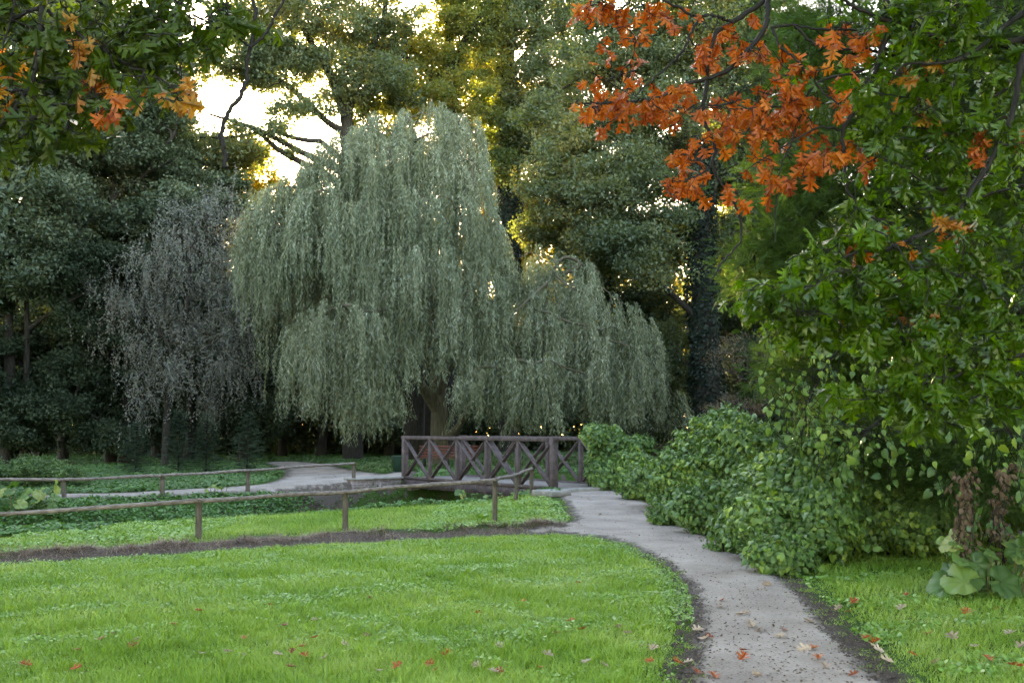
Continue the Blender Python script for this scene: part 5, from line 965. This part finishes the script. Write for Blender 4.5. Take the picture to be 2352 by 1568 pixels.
for X, Y in [(310, 1484), (745, 1528), (870, 1558), (790, 1495), (460, 1516), (525, 1512), (640, 1520), (1096, 1546), (1135, 1560), (1440, 1468), (1420, 1455), (1470, 1500), (1260, 1520), (1350, 1535), (1390, 1545), (258, 1470), (720, 1437), (840, 1475), (1150, 1500), (90, 1470), (1500, 1505), (560, 1520)]: fallen(X, Y, *TA)
for X, Y, m_ in [(1716, 1415, 'tan'), (1722, 1440, 'tan'), (1728, 1447, 'tan'), (1703, 1418, 'tan'), (1745, 1455, 'tan'), (1790, 1470, 'tan'), (1710, 1502, 'rust'), (1705, 1520, 'rust'), (1850, 1500, 'tan'), (1870, 1497, 'rust'), (1880, 1520, 'rust'), (1895, 1540, 'tan'), (1740, 1560, 'tan'), (1640, 1565, 'rust'), (1600, 1553, 'rust'), (1560, 1540, 'rust'), (1580, 1530, 'tan'), (1990, 1480, 'rust'), (2005, 1498, 'tan'), (2020, 1510, 'tan'), (2010, 1490, 'rust'), (2040, 1535, 'tan'), (1950, 1420, 'rust'), (1960, 1395, 'rust'), (1925, 1410, 'tan'), (1960, 1560, 'rust'), (1620, 1475, 'tan'), (1632, 1472, 'rust'), (1600, 1455, 'tan'), (1655, 1400, 'tan'), (1660, 1385, 'rust'), (1608, 1240, 'rust'), (1560, 1203, 'tan'), (1430, 1160, 'tan'), (1380, 1185, 'tan'), (1350, 1150, 'tan'), (1510, 1190, 'rust'), (1800, 1455, 'rust'), (1860, 1435, 'tan'), (1760, 1350, 'tan')]:
    fallen(X, Y, m_, ('rust-orange' if m_ == 'rust' else 'pale tan')+' fallen oak leaf lying on the gravel path or its edge', ('rust-orange' if m_ == 'rust' else 'pale tan')+' leaves on the path', .13)
for X, Y, m_ in [(2270, 1530, 'rust'), (2330, 1545, 'rust'), (2220, 1420, 'rust'), (2190, 1480, 'tan'), (2240, 1500, 'tan'), (2130, 1470, 'rust'), (2320, 1470, 'tan'), (2150, 1540, 'tan'), (2070, 1410, 'tan'), (2100, 1520, 'rust'), (2290, 1410, 'rust'), (2080, 1380, 'rust'), (2345, 1500, 'tan')]:
    fallen(X, Y, m_, ('rust-orange' if m_ == 'rust' else 'pale tan')+' fallen oak leaf in the grass right of the path', ('rust-orange' if m_ == 'rust' else 'pale tan')+' leaves on the right verge', .14)
# small litter specks on paths (uncountable)
def pm(x, y): return inpoly(x, y, PATH) | inpoly(x, y, FPATH)
pt = scatter(3200, 6, 36, pm); n = len(pt); a = rng.random(n)*6.28
o = leaves('leaf_litter', RH, RHF, np.stack([pt[:, 0], pt[:, 1], H(pt[:, 0], pt[:, 1])+.03], 1), np.stack([np.cos(a), np.sin(a), rng.normal(size=n)*.2], 1), np.stack([rng.normal(size=n)*.4, rng.normal(size=n)*.4, np.ones(n)], 1), .024*(.4+rng.random(n)), M['dead'])
tag(o, 'tiny scattered bits of dry leaf on the gravel paths', 'leaf litter', kind='stuff')
ncl = 2600; k = rng.integers(0, 3, ncl)
def em(x, y): 
    d = seg_dist(x, y, PATH, True); return (d < .16) & (y < 14)
pt = scatter(3500, 6, 14, em); n = len(pt); gc = [(-.5, -.4, 0), (.5, -.5, .1), (.4, .5, 0), (-.4, .4, .1), (0, 0, .6)]
a = rng.random(n)*6.28
o = leaves('soil_clods', gc, [(0, 1, 4), (1, 2, 4), (2, 3, 4), (3, 0, 4)], np.stack([pt[:, 0], pt[:, 1], H(pt[:, 0], pt[:, 1])+.012], 1), np.stack([np.cos(a), np.sin(a), 0*a], 1), np.tile([0, 0, 1.], (n, 1)), .03*rng.random(n)**2+.006, M['ground'])
tag(o, 'dark crumbly soil clods along the path edges', 'soil', kind='stuff')
# ------------------------------------------------------------------ world, sun, camera
EL = 14.2; AZ = -9.0   # sun behind the wood, a little left of centre
W = bpy.data.worlds.new('World'); sc.world = W; W.use_nodes = True; nt = W.node_tree; nt.nodes.clear()
sky = nt.nodes.new('ShaderNodeTexSky'); sky.sky_type = 'NISHITA'; sky.sun_disc = False; sky.sun_elevation = math.radians(EL); sky.sun_rotation = math.radians(AZ); sky.air_density = 1.0; sky.dust_density = 1.0; sky.ozone_density = 1.0
bg = nt.nodes.new('ShaderNodeBackground'); bg.inputs[1].default_value = .15; wo = nt.nodes.new('ShaderNodeOutputWorld'); nt.links.new(sky.outputs[0], bg.inputs[0]); nt.links.new(bg.outputs[0], wo.inputs[0])
sl = bpy.data.lights.new('sun', 'SUN'); sl.energy = 4.0; sl.angle = math.radians(.5); sl.color = (1, .86, .62); so = bpy.data.objects.new('sun', sl); C.objects.link(so)
dirv = Vector((math.sin(math.radians(AZ))*math.cos(math.radians(EL)), math.cos(math.radians(AZ))*math.cos(math.radians(EL)), math.sin(math.radians(EL))))
so.rotation_euler = dirv.to_track_quat('Z', 'Y').to_euler(); so.location = (0, 0, 40)
cd = bpy.data.cameras.new('camera'); cd.lens = 35; cd.sensor_width = 36; cd.clip_end = 600; cd.clip_start = .05
cd.dof.use_dof = True; cd.dof.focus_distance = 7.2; cd.dof.aperture_fstop = 8.0
co = bpy.data.objects.new('camera', cd); C.objects.link(co); co.location = tuple(CAM); co.rotation_euler = (math.pi/2+TH, 0, 0); sc.camera = co
sc.view_settings.view_transform = 'Standard'; sc.view_settings.look = 'None'; sc.view_settings.gamma = 1; sc.view_settings.exposure = 3.85
sc.view_settings.use_white_balance = True; sc.view_settings.white_balance_temperature = 8200; sc.view_settings.white_balance_tint = 15
sc.render.engine = 'CYCLES'; cy = sc.cycles; cy.use_denoising = True; cy.max_bounces = 6; cy.diffuse_bounces = 4; cy.glossy_bounces = 2; cy.transmission_bounces = 3; cy.transparent_max_bounces = 4
cy.sample_clamp_indirect = 4; cy.caustics_reflective = False; cy.caustics_refractive = False; cy.use_adaptive_sampling = True; cy.adaptive_threshold = .02
